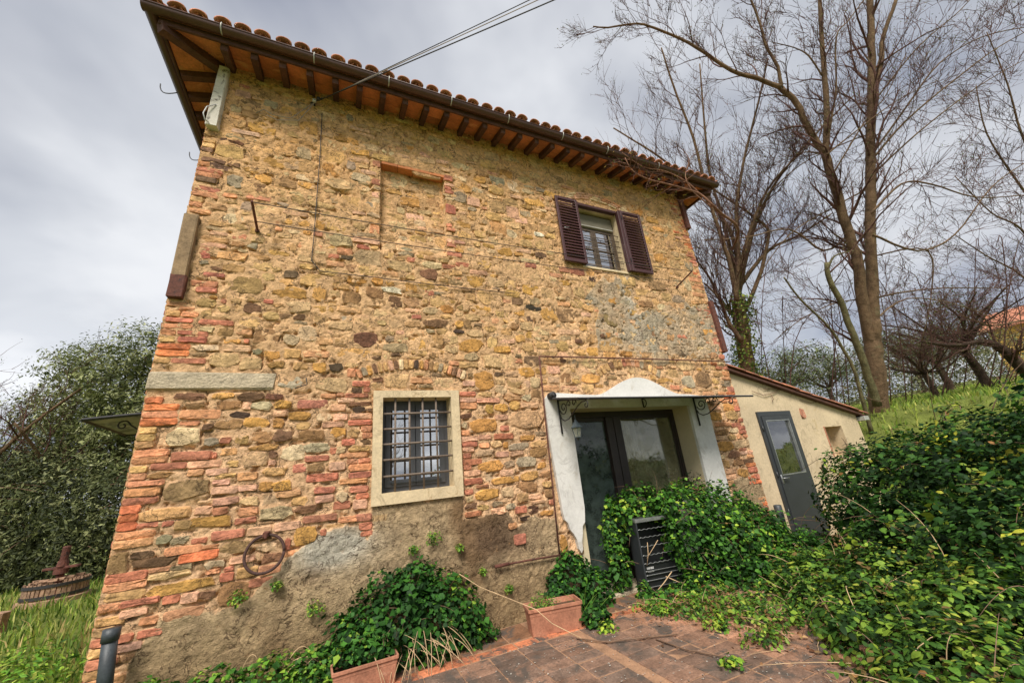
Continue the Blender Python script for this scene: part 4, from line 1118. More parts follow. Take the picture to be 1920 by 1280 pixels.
# ------------------------------------------------------------------ canopy over the door, with scrolled brackets
def spiral(c, r0, r1, a0, a1, n=22):       # in a plane given by (u, v)
    return [(c[0]+(r0+(r1-r0)*i/n)*math.cos(a0+(a1-a0)*i/n), c[1]+(r0+(r1-r0)*i/n)*math.sin(a0+(a1-a0)*i/n)) for i in range(n+1)]
def scroll_bracket(parent, place3, name='bracket'):
    """u = outwards from the wall, v = down from the sheet"""
    m = MB()
    def run(uv, r=.0075, n=6): m.tube([place3(u, v) for (u, v) in uv], r, n)
    m.tube([place3(.012, -.0), place3(.012, .46)], .013, 6)
    m.tube([place3(.0, .012), place3(.72, .012+.13)], .009, 6)
    run([(.02, .20), (.05, .27), (.12, .31), (.22, .30), (.33, .25), (.46, .18), (.56, .145), (.62, .15)]+spiral((.64, .195), .05, .012, -1.4, 4.8, 16))
    run(spiral((.13, .14), .09, .014, 2.9, -6.5, 30))
    run(spiral((.27, .115), .05, .010, 2.9, 9.5, 22))
    run(spiral((.39, .125), .05, .010, .2, -6.4, 22))
    return m.build(name, M['iron'], parent, True)
can = thing('door_canopy', (4.15, -.3, 2.40), 'flat canopy on scrolled black iron brackets over the glazed door', 'canopy')
cx0_, cx1_ = 2.60, 5.78
zf = 2.285
V = [(cx0_, -.055, 2.425), (cx1_, -.055, 2.425), (cx1_, -.74, zf), (cx0_, -.74, zf)]
V2 = V+[(p[0], p[1], p[2]+.012) for p in V]
mk('sheet', V2, [(3, 2, 1, 0), (4, 5, 6, 7), (0, 1, 5, 4), (1, 2, 6, 5), (2, 3, 7, 6), (3, 0, 4, 7)], M['canopyglass'], can)
m = MB()
for (p, q) in ((V[0], V[1]), (V[1], V[2]), (V[2], V[3]), (V[3], V[0]), ((4.2, -.055, 2.425), (4.2, -.74, zf))):
    m.tube([np.array(p)+(0, 0, -.004), np.array(q)+(0, 0, -.004)], .013, 4)
m.build('frame', M['iron'], can)
for bx_ in (2.72, 5.30):
    scroll_bracket(can, lambda u, v, bx_=bx_: (bx_, -.055-u, 2.41-v))
m = MB(); m.tube([(4.22, -.055, 2.40), (4.22, -.06, 2.27)], .012, 6)
m.tube([(4.22+.0, -.06-.07*math.sin(t), 2.335+.065*math.cos(t)) for t in np.linspace(0, math.pi, 10)], .008, 6)
m.build('middle_bracket', M['iron'], can, True)
rl = MB(); c0 = WL(1036, 741, -.12)
rl.tube([c0+(0, .065, 0), c0+(0, -.02, 0)], [.05, .05], 16); rl.tube([c0+(0, -.02, 0), c0+(0, -.045, 0)], [.03, .026], 12)
o = rl.build('cable_reel', M['iron'], None, True)
tag(o, 'small round black fitting on the top left corner of the white door plaster', 'wall fitting')
# lantern hung from the left bracket
lp = np.array(ON_X(1075, 800, 2.72)); lp = np.array([2.72, -.42, 2.40-.30])
L0 = thing('hanging_lantern', (lp[0], lp[1], lp[2]-.30), 'small lantern with a verdigris cap hanging from the canopy bracket', 'lantern')
m = MB()
m.lathe([(.012, .0), (.018, -.02), (.03, -.035), (.055, -.075), (.078, -.095), (.078, -.105), (.03, -.105)], lp+(0, 0, -.02), 6)
m.build('cap', M['verdigris'], L0)
m = MB(); m.lathe([(.040, -.235), (.062, -.128), (.060, -.128), (.038, -.235)], lp, 6); m.build('glass', M['lampglass'], L0)
m = MB()
for k in range(6):
    a = math.pi/3*k
    m.tube([lp+(.064*math.cos(a), .064*math.sin(a), -.126), lp+(.041*math.cos(a), .041*math.sin(a), -.237)], .0035, 4)
m.lathe([(.045, -.243), (.045, -.235)], lp, 6); m.lathe([(.004, -.285), (.014, -.27), (.018, -.258), (.03, -.243)], lp, 8)
m.tube([lp+(0, 0, -.02), lp+(0, 0, .035)], .005, 6)
m.build('cage', M['verdigris'], L0)
m = MB(); m.lathe([(.013, -.215), (.015, -.20), (.015, -.15), (.012, -.14)], lp, 8); m.build('bulb', M['porcelain'], L0, True)

# canopy on the left flank
can2 = thing('side_canopy', (X0-.4, 1.2, 2.45), 'small pale canopy with a scrolled bracket on the far flank behind the brick corner', 'canopy')
A, B, C_, D_ = (X0-.01, .60, 2.50), (-2.36, .80, 2.45), (-2.36, 1.95, 2.45), (X0-.01, 2.05, 2.50)
A, B, C_, D_ = np.array((X0-.01, .62, 2.485)), np.array((-2.38, .81, 2.45)), np.array((-2.45, 1.95, 2.45)), np.array((X0-.01, 2.0, 2.485))
V = [A, B, C_, D_]; V2 = V+[p+np.array((0, 0, .012)) for p in V]
mk('sheet', V2, [(0, 1, 2, 3), (7, 6, 5, 4), (0, 4, 5, 1), (1, 5, 6, 2), (2, 6, 7, 3), (3, 7, 4, 0)], M['canopyglass'], can2)
m = MB()
for (p, q) in ((A, B), (B, C_), (C_, D_)): m.tube([p, q], .018, 4)
m.build('frame', M['iron'], can2)
m = MB()
m.tube([(X0-u, .9, 2.45-v) for (u, v) in [(.0, .30), (.12, .26), (.28, .14), (.40, .05)]+spiral((.46, .055), .055, .010, 3.6, 11, 20)], .008, 6)
m.tube([(X0-.01, .9, 2.48), (X0-.01, .9, 2.05)], .012, 6)
m.build('bracket', M['iron'], can2, True)

# ------------------------------------------------------------------ ironwork on the wall
rg = thing('tether_ring', (-.54, -.05, .9), 'large rusty iron tether ring hanging on the lower brick wall', 'ring')
rc_ = np.array([-.545, -.065, 1.052])
tube('ring', [rc_+(.152*math.cos(a), .02*math.sin(a), .152*math.sin(a)) for a in np.linspace(0, 2*math.pi, 36)], .0125, M['ringiron'], rg, 8)
m = MB(); m.bev((-.575, -.075, 1.185), (-.525, .03, 1.235), .008, None, .003); m.tube([(-.55, -.02, 1.215), (-.55, -.075, 1.21), (-.55, -.085, 1.185), (-.55, -.06, 1.175)], .011, 6)
m.build('staple', M['rust'], rg)
cn = MB()
q = [WL(1368, 678, -.05), WL(1190, 672, -.05), WL(1011, 668, -.05), WL(1022, 780, -.05), WL(1036, 910, -.05), WL(1049, 1039, -.05)]
cn.tube(q[:3], .011, 6); cn.tube(q[2:], .011, 6)
o = cn.build('wall_conduit', M['rust'], None, True)
tag(o, 'thin rusty conduit framing the door, along the wall and down its left side', 'conduit')
cn = MB(); cn.tube([WL(1049, 1040, -.055), WL(990, 1050, -.055), WL(930, 1061, -.055)], .010, 6); cn.tube([WL(955, 1056, -.06), WL(928, 1062, -.06)], .018, 8)
o = cn.build('iron_rod', M['rust'], None, True)
tag(o, 'short rusty rod fixed level across the stained render below the conduit', 'rod')
# washing lines on two brackets
def wall_bar(x, z, L, rise, label):
    m = MB(); m.tube([(x, .02, z), (x, -L, z+rise)], .014, 6); m.tube([(x-.02, -.03, z), (x+.02, -.03, z)], .02, 6)
    o = m.build('line_bracket', M['rust'], None)
    tag(o, label, 'bracket')
wall_bar(-.96, 4.43, .44, .095, 'rusty iron bar for washing lines near the brick corner')
wall_bar(5.67, 4.50, .42, .13, 'rusty iron bar for washing lines right of the shutters')
def sag(P, Q, s, n=14):
    P, Q = np.array(P, float), np.array(Q, float)
    return [P+(Q-P)*t-np.array([0, 0, s*4*t*(1-t)]) for t in np.linspace(0, 1, n)]
for k, (yy, z0_, z1_) in enumerate(((-.42, 4.525, 4.62), (-.16, 4.465, 4.55))):
    m = MB(); m.tube(sag((-.96, yy, z0_), (5.67, yy, z1_), .05, 16), .0055, 5)
    o = m.build('washing_line', M['cable'], None, True)
    tag(o, ('outer' if k == 0 else 'inner')+' washing line wire stretched between the two rusty wall bars', 'wire')
# overhead supply
ins = thing('wall_insulator', (-.50, -.05, 6.50), 'porcelain cable anchor on the wall under the eaves', 'insulator')
I0 = WL(590, 200)
m = MB(); m.tube([I0+(0, .02, 0), I0+(.0, -.12, .0)], .012, 8); m.tube([I0+(-.05, -.05, -.02), I0+(.10, -.13, .05)], .01, 6); m.build('hook', M['iron'], ins)
for k in range(2):
    m = MB(); p = I0+np.array([.0+.05*k, -.10-.03*k, .02*k]); m.lathe([(.012, -.03), (.026, -.022), (.016, -.008), (.026, .006), (.012, .016)], p, 10); m.build('spool', M['porcelain'] if k == 0 else M['iron'], ins, True)
E0 = at(1013, -4, 4.55)
for k in range(3):
    dlt = np.array([.0, 0, (-.10, .02, .09)[k]])
    s0 = I0+np.array([.07+.02*k, -.12, .03+.02*(k-1)])
    e0 = s0+((E0+dlt)-s0)*4.5
    m = MB(); m.tube(sag(s0, e0, .06, 16), .0055 if k else .0075, 5)
    o = m.build('overhead_cable', M['cable'] if k != 1 else M['palecable'], None, True)
    tag(o, ['thick dark overhead cable, lowest of the three from the insulator', 'thin pale overhead cable between the two dark ones', 'thin dark overhead cable, topmost of the three from the insulator'][k], 'cable', 'overhead cables at the insulator')
m = MB()
m.tube([I0+(-.02, -.06, -.02), WL(545, 222, -.06), WL(510, 215, -.05), WL(495, 205, -.03), WL(480, 212, -.02)], .005, 5)
m.tube([I0+(0, -.08, -.03), WL(560, 226, -.04), WL(520, 225, -.04), WL(500, 216, -.04)], .005, 5)
o = m.build('slack_cable', M['palecable'], None, True)
tag(o, 'slack thin cable looping left from the insulator across the stones', 'cable')
m = MB()
m.tube([WL(604, 212, -.035), WL(600, 290, -.035), WL(594, 370, -.035), WL(588, 450, -.035), WL(584, 488, -.035), WL(600, 508, -.035), WL(650, 514, -.035), WL(720, 522, -.035), WL(800, 532, -.035), WL(880, 541, -.035), WL(966, 550, -.035)], .0055, 5)
o = m.build('wall_cable', M['cable'], None, True)
tag(o, 'thin cable clipped down the upper wall and then right below the walled-up window', 'cable')
m = MB(); q0 = WL(405, 196, -.09)
m.tube([q0, WL(388, 200, -.12), WL(381, 212, -.13), WL(384, 224, -.12), WL(392, 230, -.09)], .007, 6)
o = m.build('pale_cable_loop', M['porcelain'], None, True)
tag(o, 'pale loop of cable sticking out round the white corner pad', 'cable')

# ------------------------------------------------------------------ lean-to
AY = .16
ax1 = 10.42
lean = thing('lean_to', (8.4, AY+1.5, 0), 'low buff-rendered lean-to with a sloping roof and charcoal door', 'outbuilding')
def atop(x): return 2.93+(1.985-2.93)*(x-6.6)/(10.5-6.6)
m = MB()
# front wall as strips round the door and the window opening
DX0, DX1, DZ1 = 7.10, 8.06, 2.14
WX0, WX1, WZ0, WZ1 = 9.07, 9.72, 1.22, 1.805
gb = -.2
def strip(xa, xb, za=None, zb=None):
    m.add([(xa, AY, za if za is not None else gb), (xb, AY, za if za is not None else gb), (xb, AY, zb if zb is not None else atop(xb)), (xa, AY, zb if zb is not None else atop(xa))], [(0, 1, 2, 3)])
strip(6.40, DX0); strip(DX0, DX1, DZ1); strip(DX1, WX0); strip(WX0, WX1, WZ1); strip(WX0, WX1, gb, WZ0); strip(WX1, ax1)
m.add([(ax1, AY, gb), (ax1, 3.4, gb), (ax1, 3.4, atop(ax1)), (ax1, AY, atop(ax1))], [(0, 1, 2, 3)])
m.add([(6.4, 3.4, gb), (6.4, 3.4, atop(6.4)), (ax1, 3.4, atop(ax1)), (ax1, 3.4, gb)], [(0, 1, 2, 3)])
for (xa, xb, za, zb) in ((WX0, WX1, WZ0, WZ1),):
    d = .28
    m.add([(xa, AY, za), (xb, AY, za), (xb, AY, zb), (xa, AY, zb), (xa, AY+d, za), (xb, AY+d, za), (xb, AY+d, zb), (xa, AY+d, zb)], [(0, 1, 5, 4), (1, 2, 6, 5), (2, 3, 7, 6), (3, 0, 4, 7), (4, 5, 6, 7)])
m.build('wall', M['annex'], lean)
box('window_edging', (WX0-.012, AY-.012, WZ0), (WX0+.02, AY+.05, WZ1+.01), M['terra'], lean, .004)
box('door_lining', (DX0-.02, AY+.02, -.05), (DX1+.02, AY+.20, DZ1+.02), M['darkmetal'], lean)
dr = ring_y((DX0-.02, .0), (DX1+.02, DZ1+.02), (DX0+.05, .03), (DX1-.05, DZ1-.06), AY-.035, AY+.03).build('door', M['darkmetal'], lean)
ring_y((DX0+.055, .035), (DX1-.055, DZ1-.065), (DX0+.14, 1.03), (DX1-.13, DZ1-.15), AY-.05, AY+.012).build('door_leaf', M['darkmetal'], dr)
M['shedglass'] = glass('shed_glass', (.5, .55, .5), .12, (.2, .22, .2), 1.5)
box('pane', (DX0+.135, AY-.012, 1.025), (DX1-.125, AY-.006, DZ1-.145), M['shedglass'], dr)
ring_y((DX0+.135, 1.025), (DX1-.125, DZ1-.145), (DX0+.15, 1.04), (DX1-.14, DZ1-.16), AY-.052, AY-.014).build('glazing_bead', M['chrome'], dr)
hp = MB(); hx_, hz_ = DX0+.09, .985
hp.bev((hx_-.018, AY-.058, hz_-.09), (hx_+.018, AY-.045, hz_+.06), .004); hp.tube([(hx_, AY-.05, hz_), (hx_, AY-.095, hz_), (hx_+.13, AY-.095, hz_-.004)], .010, 8)
hp.build('handle', M['chrome'], dr, True)
for hz2 in (.4, 1.0, 1.8): tube('hinge', [(DX0-.005, AY-.05, hz2), (DX0-.005, AY-.05, hz2+.10)], .012, M['darkmetal'], dr, 8)
# roof slab and verge tiles
m = MB()
ya, yb = AY-.10, 3.5
xa, xb = 6.44, 10.58
m.add([(xa, ya, atop(xa)-.002), (xb, ya, atop(xb)-.002), (xb, yb, atop(xb)-.002), (xa, yb, atop(xa)-.002), (xa, ya, atop(xa)+.035), (xb, ya, atop(xb)+.035), (xb, yb, atop(xb)+.035), (xa, yb, atop(xa)+.035)], [(3, 2, 1, 0), (4, 5, 6, 7), (0, 1, 5, 4), (1, 2, 6, 5), (2, 3, 7, 6), (3, 0, 4, 7)])
rl_ = m.build('roof', M['wood'], lean)
ang = math.atan2(1.985-2.93, 3.9)
farl = MB()
for i in range(11):
    for j in range(12):
        cx = 6.55+i*.375
        Rm = Matrix.Rotation(math.pi/2, 4, 'Z')
        # tiles run down the slope towards +X
        P = np.array([cx+.43, ya+.06+j*.21+random.uniform(-.01, .01), 0.0]); P[2] = atop(P[0])+.07
        E3 = np.array((Matrix.Rotation(-ang, 3, 'Y') @ Matrix.Rotation(math.pi/2, 3, 'Z') @ Matrix.Rotation(random.gauss(0, .02)+.03, 3, 'X')))
        if j == 0:
            o = link('verge_tile', me_t, P, rl_); o.rotation_euler = Matrix(E3).to_euler()
        else:
            farl.add((E3@tv.T).T+P, tf)
tag(farl.build('lean_to_tiles', M['tile'], rl_, True), kind='stuff')
ge = MB(); ge.bev((10.44, AY-.14, 1.87), (10.62, AY+.05, 1.965), .01); ge.build('gutter_end', M['galv'], lean)
box('plaster_scar', (8.44, AY-.006, 2.02), (8.56, AY+.01, 2.20), M['terra'], lean, .02, None, .018)
m = MB()
for pth in ([(1410, 733), (1432, 741), (1455, 735), (1468, 722)], [(1445, 738), (1450, 748), (1448, 753)], [(1432, 729), (1450, 728), (1462, 733)], [(1500, 748), (1520, 755), (1545, 752)]):
    m.tube([WL(x, y, AY-.03) for (x, y) in pth], .006, 5)
o = m.build('dry_tendrils', M['greystem'], None, True)
tag(o, 'dry creeper tendrils clinging to the render of the lean-to under its roof', 'creeper')
tube_o = MB(); tube_o.tube([(6.62, AY+.3, 2.92), (6.95, AY+.15, 3.12)], .03, 8)
o = tube_o.build('pole', M['oldwood'], None); tag(o, 'short grey pole lying on the lean-to roof against the house', 'pole')
if True:
    o2 = o

# ------------------------------------------------------------------ things in the yard
def planter(name, c, L, Wd, Hh, ang, label, tilt=0):
    t = thing(name, (c[0], c[1], c[2]), label, 'planter')
    ca_, sa_ = math.cos(ang), math.sin(ang)
    def X(p): return (c[0]+p[0]*ca_-p[1]*sa_, c[1]+p[0]*sa_+p[1]*ca_, c[2]+p[2])
    def fr(k, ins=0): return (L/2*k-ins, Wd/2*k-ins)
    prof = [(.80, 0, 0), (.93, Hh*.72, 0), (.95, Hh*.73, 0), (.96, Hh*.86, 0), (1.03, Hh*.87, 0), (1.05, Hh*.89, 0), (1.05, Hh*.985, 0), (1.04, Hh, 0), (.93, Hh, 0), (.90, Hh*.80, 0)]
    m = MB(); V, Fs = [], []
    nr = 12
    for (k, z, _) in prof:
        a, b = L/2-(1-k)*L*.22, Wd/2-(1-k)*L*.22
        cr = .012
        for (sx, sy) in ((1, 1), (-1, 1), (-1, -1), (1, -1)):
            for q in ((0, 1, 2)):
                an = {(1, 1): 0, (-1, 1): 90, (-1, -1): 180, (1, -1): 270}[(sx, sy)]+q*45
                V.append(X((sx*(a-cr)+cr*math.cos(math.radians(an)), sy*(b-cr)+cr*math.sin(math.radians(an)), z)))
    for i in range(len(prof)-1):
        for j in range(nr): Fs.append((i*nr+j, i*nr+(j+1) % nr, (i+1)*nr+(j+1) % nr, (i+1)*nr+j))
    Fs.append(tuple(range(nr-1, -1, -1)))
    m.add(V, Fs); m.build('trough', M['terra'], t)
    s = MB(); base = (len(prof)-1)*nr
    s.add([V[base+j] for j in range(nr)], [tuple(range(nr))]); s.build('soil', M['soil'], t)
    return t
pA = np.array([1.83, -.56, 0]); 
PLA = planter('planter', (2.10, -.43, .0), .56, .24, .235, -.20, 'long terracotta trough with weeds standing on the paving against the render')
PLB = planter('planter', (.30, -.46, .0), .50, .20, .19, .05, 'terracotta trough half buried under the ivy below the barred window')

cab = thing('slatted_cabinet', (3.76, -.2, 0), 'black wire-shelved metal cabinet with a grey rim, smothered in ivy', 'cabinet')
ang = -.16
def CX(p, o=(3.50, -.25, 0)):
    x, y, z = p
    return (o[0]+x*math.cos(ang)-y*math.sin(ang), o[1]+x*math.sin(ang)+y*math.cos(ang), o[2]+z)
def cbox(name, lo, hi, mat, par, b=None):
    m = MB(); m.bev(lo, hi, b or .003); m.v = [CX(p) for p in m.v]; return m.build(name, mat, par)
cbox('back_panel', (0, .20, 0), (.56, .23, .80), M['black'], cab)
cbox('side_panel', (0, .0, 0), (.02, .20, .80), M['darkmetal'], cab)
cbox('side_panel', (.54, .0, 0), (.56, .20, .80), M['darkmetal'], cab)
cbox('top_rim', (-.004, -.006, .775), (.564, .20, .815), M['chrome'], cab)
cbox('front_panel', (.022, .03, .01), (.538, .05, .30), M['black'], cab)
for k, z in enumerate((.06, .13, .185, .23, .31, .40, .50, .60, .69)):
    wv = .006 if z > .29 else 0
    pts_ = [CX((.025+.51*i/24, .012, z+wv*math.sin(i*1.9))) for i in range(25)]
    tube('wire_shelf', pts_, .0045, M['chrome'], cab, 5)
m = MB()
for i, w in enumerate((.012, .014, .010, .014, .012, .010)):
    m.box((.06+i*.017, .026, .245), (.06+i*.017+w, .0295, .268))
for i in range(7): m.box((.065+i*.013, .026, .212), (.065+i*.013+.009, .0295, .222))
m.v = [CX(p) for p in m.v]; m.build('maker_plate', M['porcelain'], cab)
def pot(c, r, h, label):
    t = thing('flower_pot', c, label, 'flower pot')
    m = MB(); m.lathe([(r*.68, 0), (r*.92, h*.78), (r*1.04, h*.79), (r*1.04, h), (r*.9, h), (r*.85, h*.8)], c, 18); m.build('pot', M['terra'], t, True)
    m = MB(); m.lathe([(r*.3, h*.80), (r*.86, h*.82)], c, 14); m.build('soil', M['soil'], t)
    return t
sh = box('plant_stand', (4.30, -.16, -.04), (5.16, .20, .93), M['white'], None, .012)
tag(sh, 'whitewashed masonry bench under the ivy in front of the wide pane', 'bench')
pA_ = WL(1305, 908, -.05)
pot((float(WL(1303, 908, -.02)[0]), -.02, .932), .10, .13, 'terracotta pot with a sprig on the bench at the right jamb')
pot((float(WL(1197, 905, .1)[0])+.25, .08, .932), .085, .12, 'small pale orange pot peeping out of the ivy before the wide pane')

# basket press on the slope
PC = at(108, 1095, 7.0)
PC[2] = float(gh(PC[0], PC[1]))
pz0 = PC[2]
prs = thing('basket_press', PC, 'old wooden basket press with iron hoops and a tall rusty screw, in the grass', 'wine press')
Rb, Hb = .40, .25
for k in range(40):
    a = 2*math.pi*k/40
    m = MB(); w = .048; h_ = Hb+random.uniform(-.02, .03)
    m.bev((-w/2, -.014, 0), (w/2, .014, h_), .003, None, .002)
    c, s = math.cos(a), math.sin(a)
    m.v = [(PC[0]+Rb*c-p[0]*s-p[1]*c, PC[1]+Rb*s+p[0]*c-p[1]*s, pz0+.08+p[2]) for p in m.v]
    m.build('stave', M['oldwood'], prs)
for z in (.10, .27):
    m = MB(); V, Fs = [], []
    for k in range(41):
        a = 2*math.pi*k/40
        for (r, zz) in ((Rb+.018, 0), (Rb+.030, 0), (Rb+.030, .05), (Rb+.018, .05)):
            V.append((PC[0]+r*math.cos(a), PC[1]+r*math.sin(a), pz0+z+zz))
    for k in range(40):
        for j in range(4): Fs.append((4*k+j, 4*k+4+j, 4*k+4+(j+1) % 4, 4*k+(j+1) % 4))
    m.add(V, Fs); m.build('hoop', M['iron'], prs)
m = MB(); m.lathe([(.47, -.02), (.47, .07), (.44, .08)], PC, 24); m.build('tray', M['oldwood'], prs)
m = MB(); prof = [(.05, .05)]
for k in range(30): prof += [(.052, .40+k*.016), (.060, .408+k*.016)]
m.lathe(prof+[(.05, .90)], PC, 12); m.build('screw', M['rust'], prs)
m = MB(); m.bev((PC[0]-.24, PC[1]-.06, pz0+.52), (PC[0]+.24, PC[1]+.06, pz0+.56), .006); m.lathe([(.10, .44), (.10, .52), (.085, .52)], PC, 14); m.lathe([(.085, .56), (.07, .66)], PC, 12)
m.build('press_nut', M['rust'], prs)
for k in range(10):
    a = random.uniform(0, 6.28); r = random.uniform(.1, .32)
    p = PC+np.array([r*math.cos(a), r*math.sin(a), .36])
    m = MB(); m.bev(p-(.06, .03, .02), p+(.06, .03, .02), .006, None, .005); m.build('block', M['oldwood'], prs)
SP = at(2, 1158, 5.2); SP[2] = float(gh(SP[0], SP[1]))
m = MB(); m.lathe([(.13, 0), (.12, .10), (.125, .24), (.06, .25)], SP-np.array([.05, 0, 0]), 9); o = m.build('stump', M['oldwood'], None)
tag(o, 'weathered brown stump in the grass in front of the basket press', 'stump')

# ------------------------------------------------------------------ foliage
LEAF_IVY = (np.array([(0, 0, 0), (.32, -.46, .07), (1, 0, -.06), (.32, .46, .07), (.42, 0, -.04)]), np.array([(0, 1, 4), (1, 2, 4), (2, 3, 4), (3, 0, 4)]))
LEAF_OVAL = (np.array([(0, 0, 0), (.35, -.30, .06), (.72, -.22, .03), (1, 0, -.08), (.72, .22, .03), (.35, .30, .06)]), np.array([(0, 1, 5), (1, 2, 5), (2, 4, 5), (2, 3, 4)]))
LEAF_THIN = (np.array([(0, 0, 0), (.5, -.17, .03), (1, 0, -.03), (.5, .17, .03)]), np.array([(0, 1, 2), (0, 2, 3)]))
def leaf_arrays(P, Nn, size, cols, shape, rng, droop=.3):
    tv_, tf_ = shape
    n = len(P)
    Nn = Nn/np.maximum(np.linalg.norm(Nn, axis=1, keepdims=True), 1e-9)
    rnd = rng.normal(0, 1, (n, 3)); rnd[:, 2] -= droop
    T = rnd-Nn*(rnd*Nn).sum(1, keepdims=True); T /= np.maximum(np.linalg.norm(T, axis=1, keepdims=True), 1e-9)
    B = np.cross(Nn, T)
    V = P[:, None, :]+size[:, None, None]*(tv_[None, :, 0, None]*T[:, None, :]+tv_[None, :, 1, None]*B[:, None, :]+tv_[None, :, 2, None]*Nn[:, None, :])
    Fs = (tf_[None]+(np.arange(n)*len(tv_))[:, None, None]).reshape(-1, 3)
    C = np.repeat(cols, len(tv_), 0)
    return V.reshape(-1, 3), Fs, C
def lump(P, f=2.6):
    return np.sin(P[:, 0]*f*2.1+P[:, 1]*f*1.3)*np.sin(P[:, 1]*f*1.7-P[:, 2]*f*1.9+1)*.6+np.sin(P[:, 2]*f*3.1+P[:, 0]*f*2.7+2)*np.sin(P[:, 1]*f*3.3)*.4
def blob(ells, n, rng, shell=(.62, 1.06), rough=.16, f=2.6, zmin=None):
    E_ = np.array(ells, float)
    ar = (E_[:, 3]*E_[:, 4]+E_[:, 3]*E_[:, 5]+E_[:, 4]*E_[:, 5])
    k = rng.choice(len(E_), n, p=ar/ar.sum())
    D = rng.normal(0, 1, (n, 3)); D /= np.linalg.norm(D, axis=1, keepdims=True)
    r = shell[0]+(shell[1]-shell[0])*rng.random(n)**.6
    c, R = E_[k, :3], E_[k, 3:]
    P = c+D*R
    r = r*(1+rough*lump(P, f))
    P = c+D*R*r[:, None]
    Nn = D/R
    Nn /= np.linalg.norm(Nn, axis=1, keepdims=True)
    keep = np.ones(n, bool)
    for i in range(len(E_)):                   # drop what falls deep inside a neighbour
        q = (((P-E_[i, :3])/E_[i, 3:])**2).sum(1)
        keep &= ~((q < .42) & (k != i))
    g = gh(P[:, 0], P[:, 1])
    keep &= P[:, 2] > (g+.01 if zmin is None else np.maximum(g+.01, zmin))
    return P[keep], Nn[keep]
def leaf_cols(P, pal, wts, rng, jit=.25, f=1.7):
    base = np.array([lin(c) for c in pal])
    w = np.array(wts, float); w /= w.sum()
    # the palette shifts from clump to clump
    t = np.clip(rng.random(len(P))+.16*lump(P, f), 0, .9999)
    k = np.searchsorted(np.cumsum(w), t)
    C = base[np.clip(k, 0, len(pal)-1)]*rng.uniform(1-jit, 1+jit, (len(P), 1))
    return C
def foliage(parent, name, ells, n, size, pal, wts, seed, shape=LEAF_IVY, tri=1, shell=(.62, 1.06), up=.55, rough=.16, f=2.6, zmin=None, keepout=None, mat='leaf', picks=0, clump=0):
    rng = np.random.default_rng(seed)
    P, Nn = blob(ells, n, rng, shell, rough, f, zmin)
    if keepout is not None:
        m_ = ~keepout(P); P, Nn = P[m_], Nn[m_]
    if clump:                                  # sprays of leaves instead of an even scatter
        P = P[:len(P)//clump]; Nn = Nn[:len(Nn)//clump]
        ax = Nn+rng.normal(0, .6, P.shape)+np.array([0, 0, .4]); ax /= np.linalg.norm(ax, axis=1, keepdims=True)
        tt_ = np.tile(np.linspace(0, 1, clump), len(P))
        Cc = leaf_cols(P, pal, wts, rng, .3)
        P = np.repeat(P, clump, 0)+np.repeat(ax, clump, 0)*(tt_*size*4.2)[:, None]+rng.normal(0, size*.45, (len(P)*clump, 3))
        Nn = np.repeat(Nn, clump, 0)
    Nn = Nn*.7+np.array([0, 0, up])+rng.normal(0, .42, P.shape)
    C = leaf_cols(P, pal, wts, rng) if not clump else np.repeat(Cc, clump, 0)*rng.uniform(.8, 1.2, (len(P), 1))
    sz = size*np.clip(rng.lognormal(-.08, .32, len(P)), .4, 1.7)
    if tri > 1:                                # compound leaves of three
        PP = np.repeat(P, tri, 0)+rng.normal(0, size*.45, (len(P)*tri, 3)); NN = np.repeat(Nn, tri, 0)+rng.normal(0, .22, (len(P)*tri, 3))
        C = np.repeat(C, tri, 0); sz = np.repeat(sz, tri)
        P, Nn = PP, NN
        ok = P[:, 2] > gh(P[:, 0], P[:, 1])
        if keepout is not None: ok &= ~keepout(P)
        P, Nn, C, sz = P[ok], Nn[ok], C[ok], sz[ok]
    if picks:                                  # the leaves that show largest are objects of their own
        v = P-CAM; dep_ = v@FW
        px = 960+F*(v@R2)/dep_; py = 640-F*(v@U2)/dep_
        show = sz/np.maximum(dep_, .1)*np.where((dep_ > .3) & (px > 5) & (px < 1915) & (py > 5) & (py < 1275), 1, 0)
        # only the ones on the outside, towards the viewer
        order = np.argsort(-show)[:picks*3]
        order = rng.permutation(order)[:picks]
        cent = {}
        for i in order:
            V, Fs, cc = leaf_arrays(P[i:i+1], Nn[i:i+1], sz[i:i+1], C[i:i+1], shape, rng)
            mk('leaf', V, [tuple(t) for t in Fs], M[mat], parent, cc, True)
        rest = np.ones(len(P), bool); rest[order] = False
        P, Nn, C, sz = P[rest], Nn[rest], C[rest], sz[rest]
    V, Fs, CC = leaf_arrays(P, Nn, sz, C, shape, rng)
    o = mk(name, V, Fs, M[mat], parent, CC, True)
    return o
def stems(parent, name, ells, n, mat, seed, r=.004, L=.35, sides=4):
    rng = np.random.default_rng(seed)
    P, Nn = blob(ells, n, rng, (.5, 1.0))
    m = MB()
    for p, q in zip(P, Nn):
        d = q*.5+rng.normal(0, .7, 3)+np.array([0, 0, .2]); d /= np.linalg.norm(d)
        l = L*rng.uniform(.5, 1.4); b = rng.normal(0, .25, 3)
        m.tube([p+d*l*t+b*l*t*t-np.array([0, 0, .35*l*t*t]) for t in np.linspace(0, 1, 6)], [r*(1-.6*t) for t in np.linspace(0, 1, 6)], sides)
    return tag(m.build(name, mat, parent, True), kind='stuff')
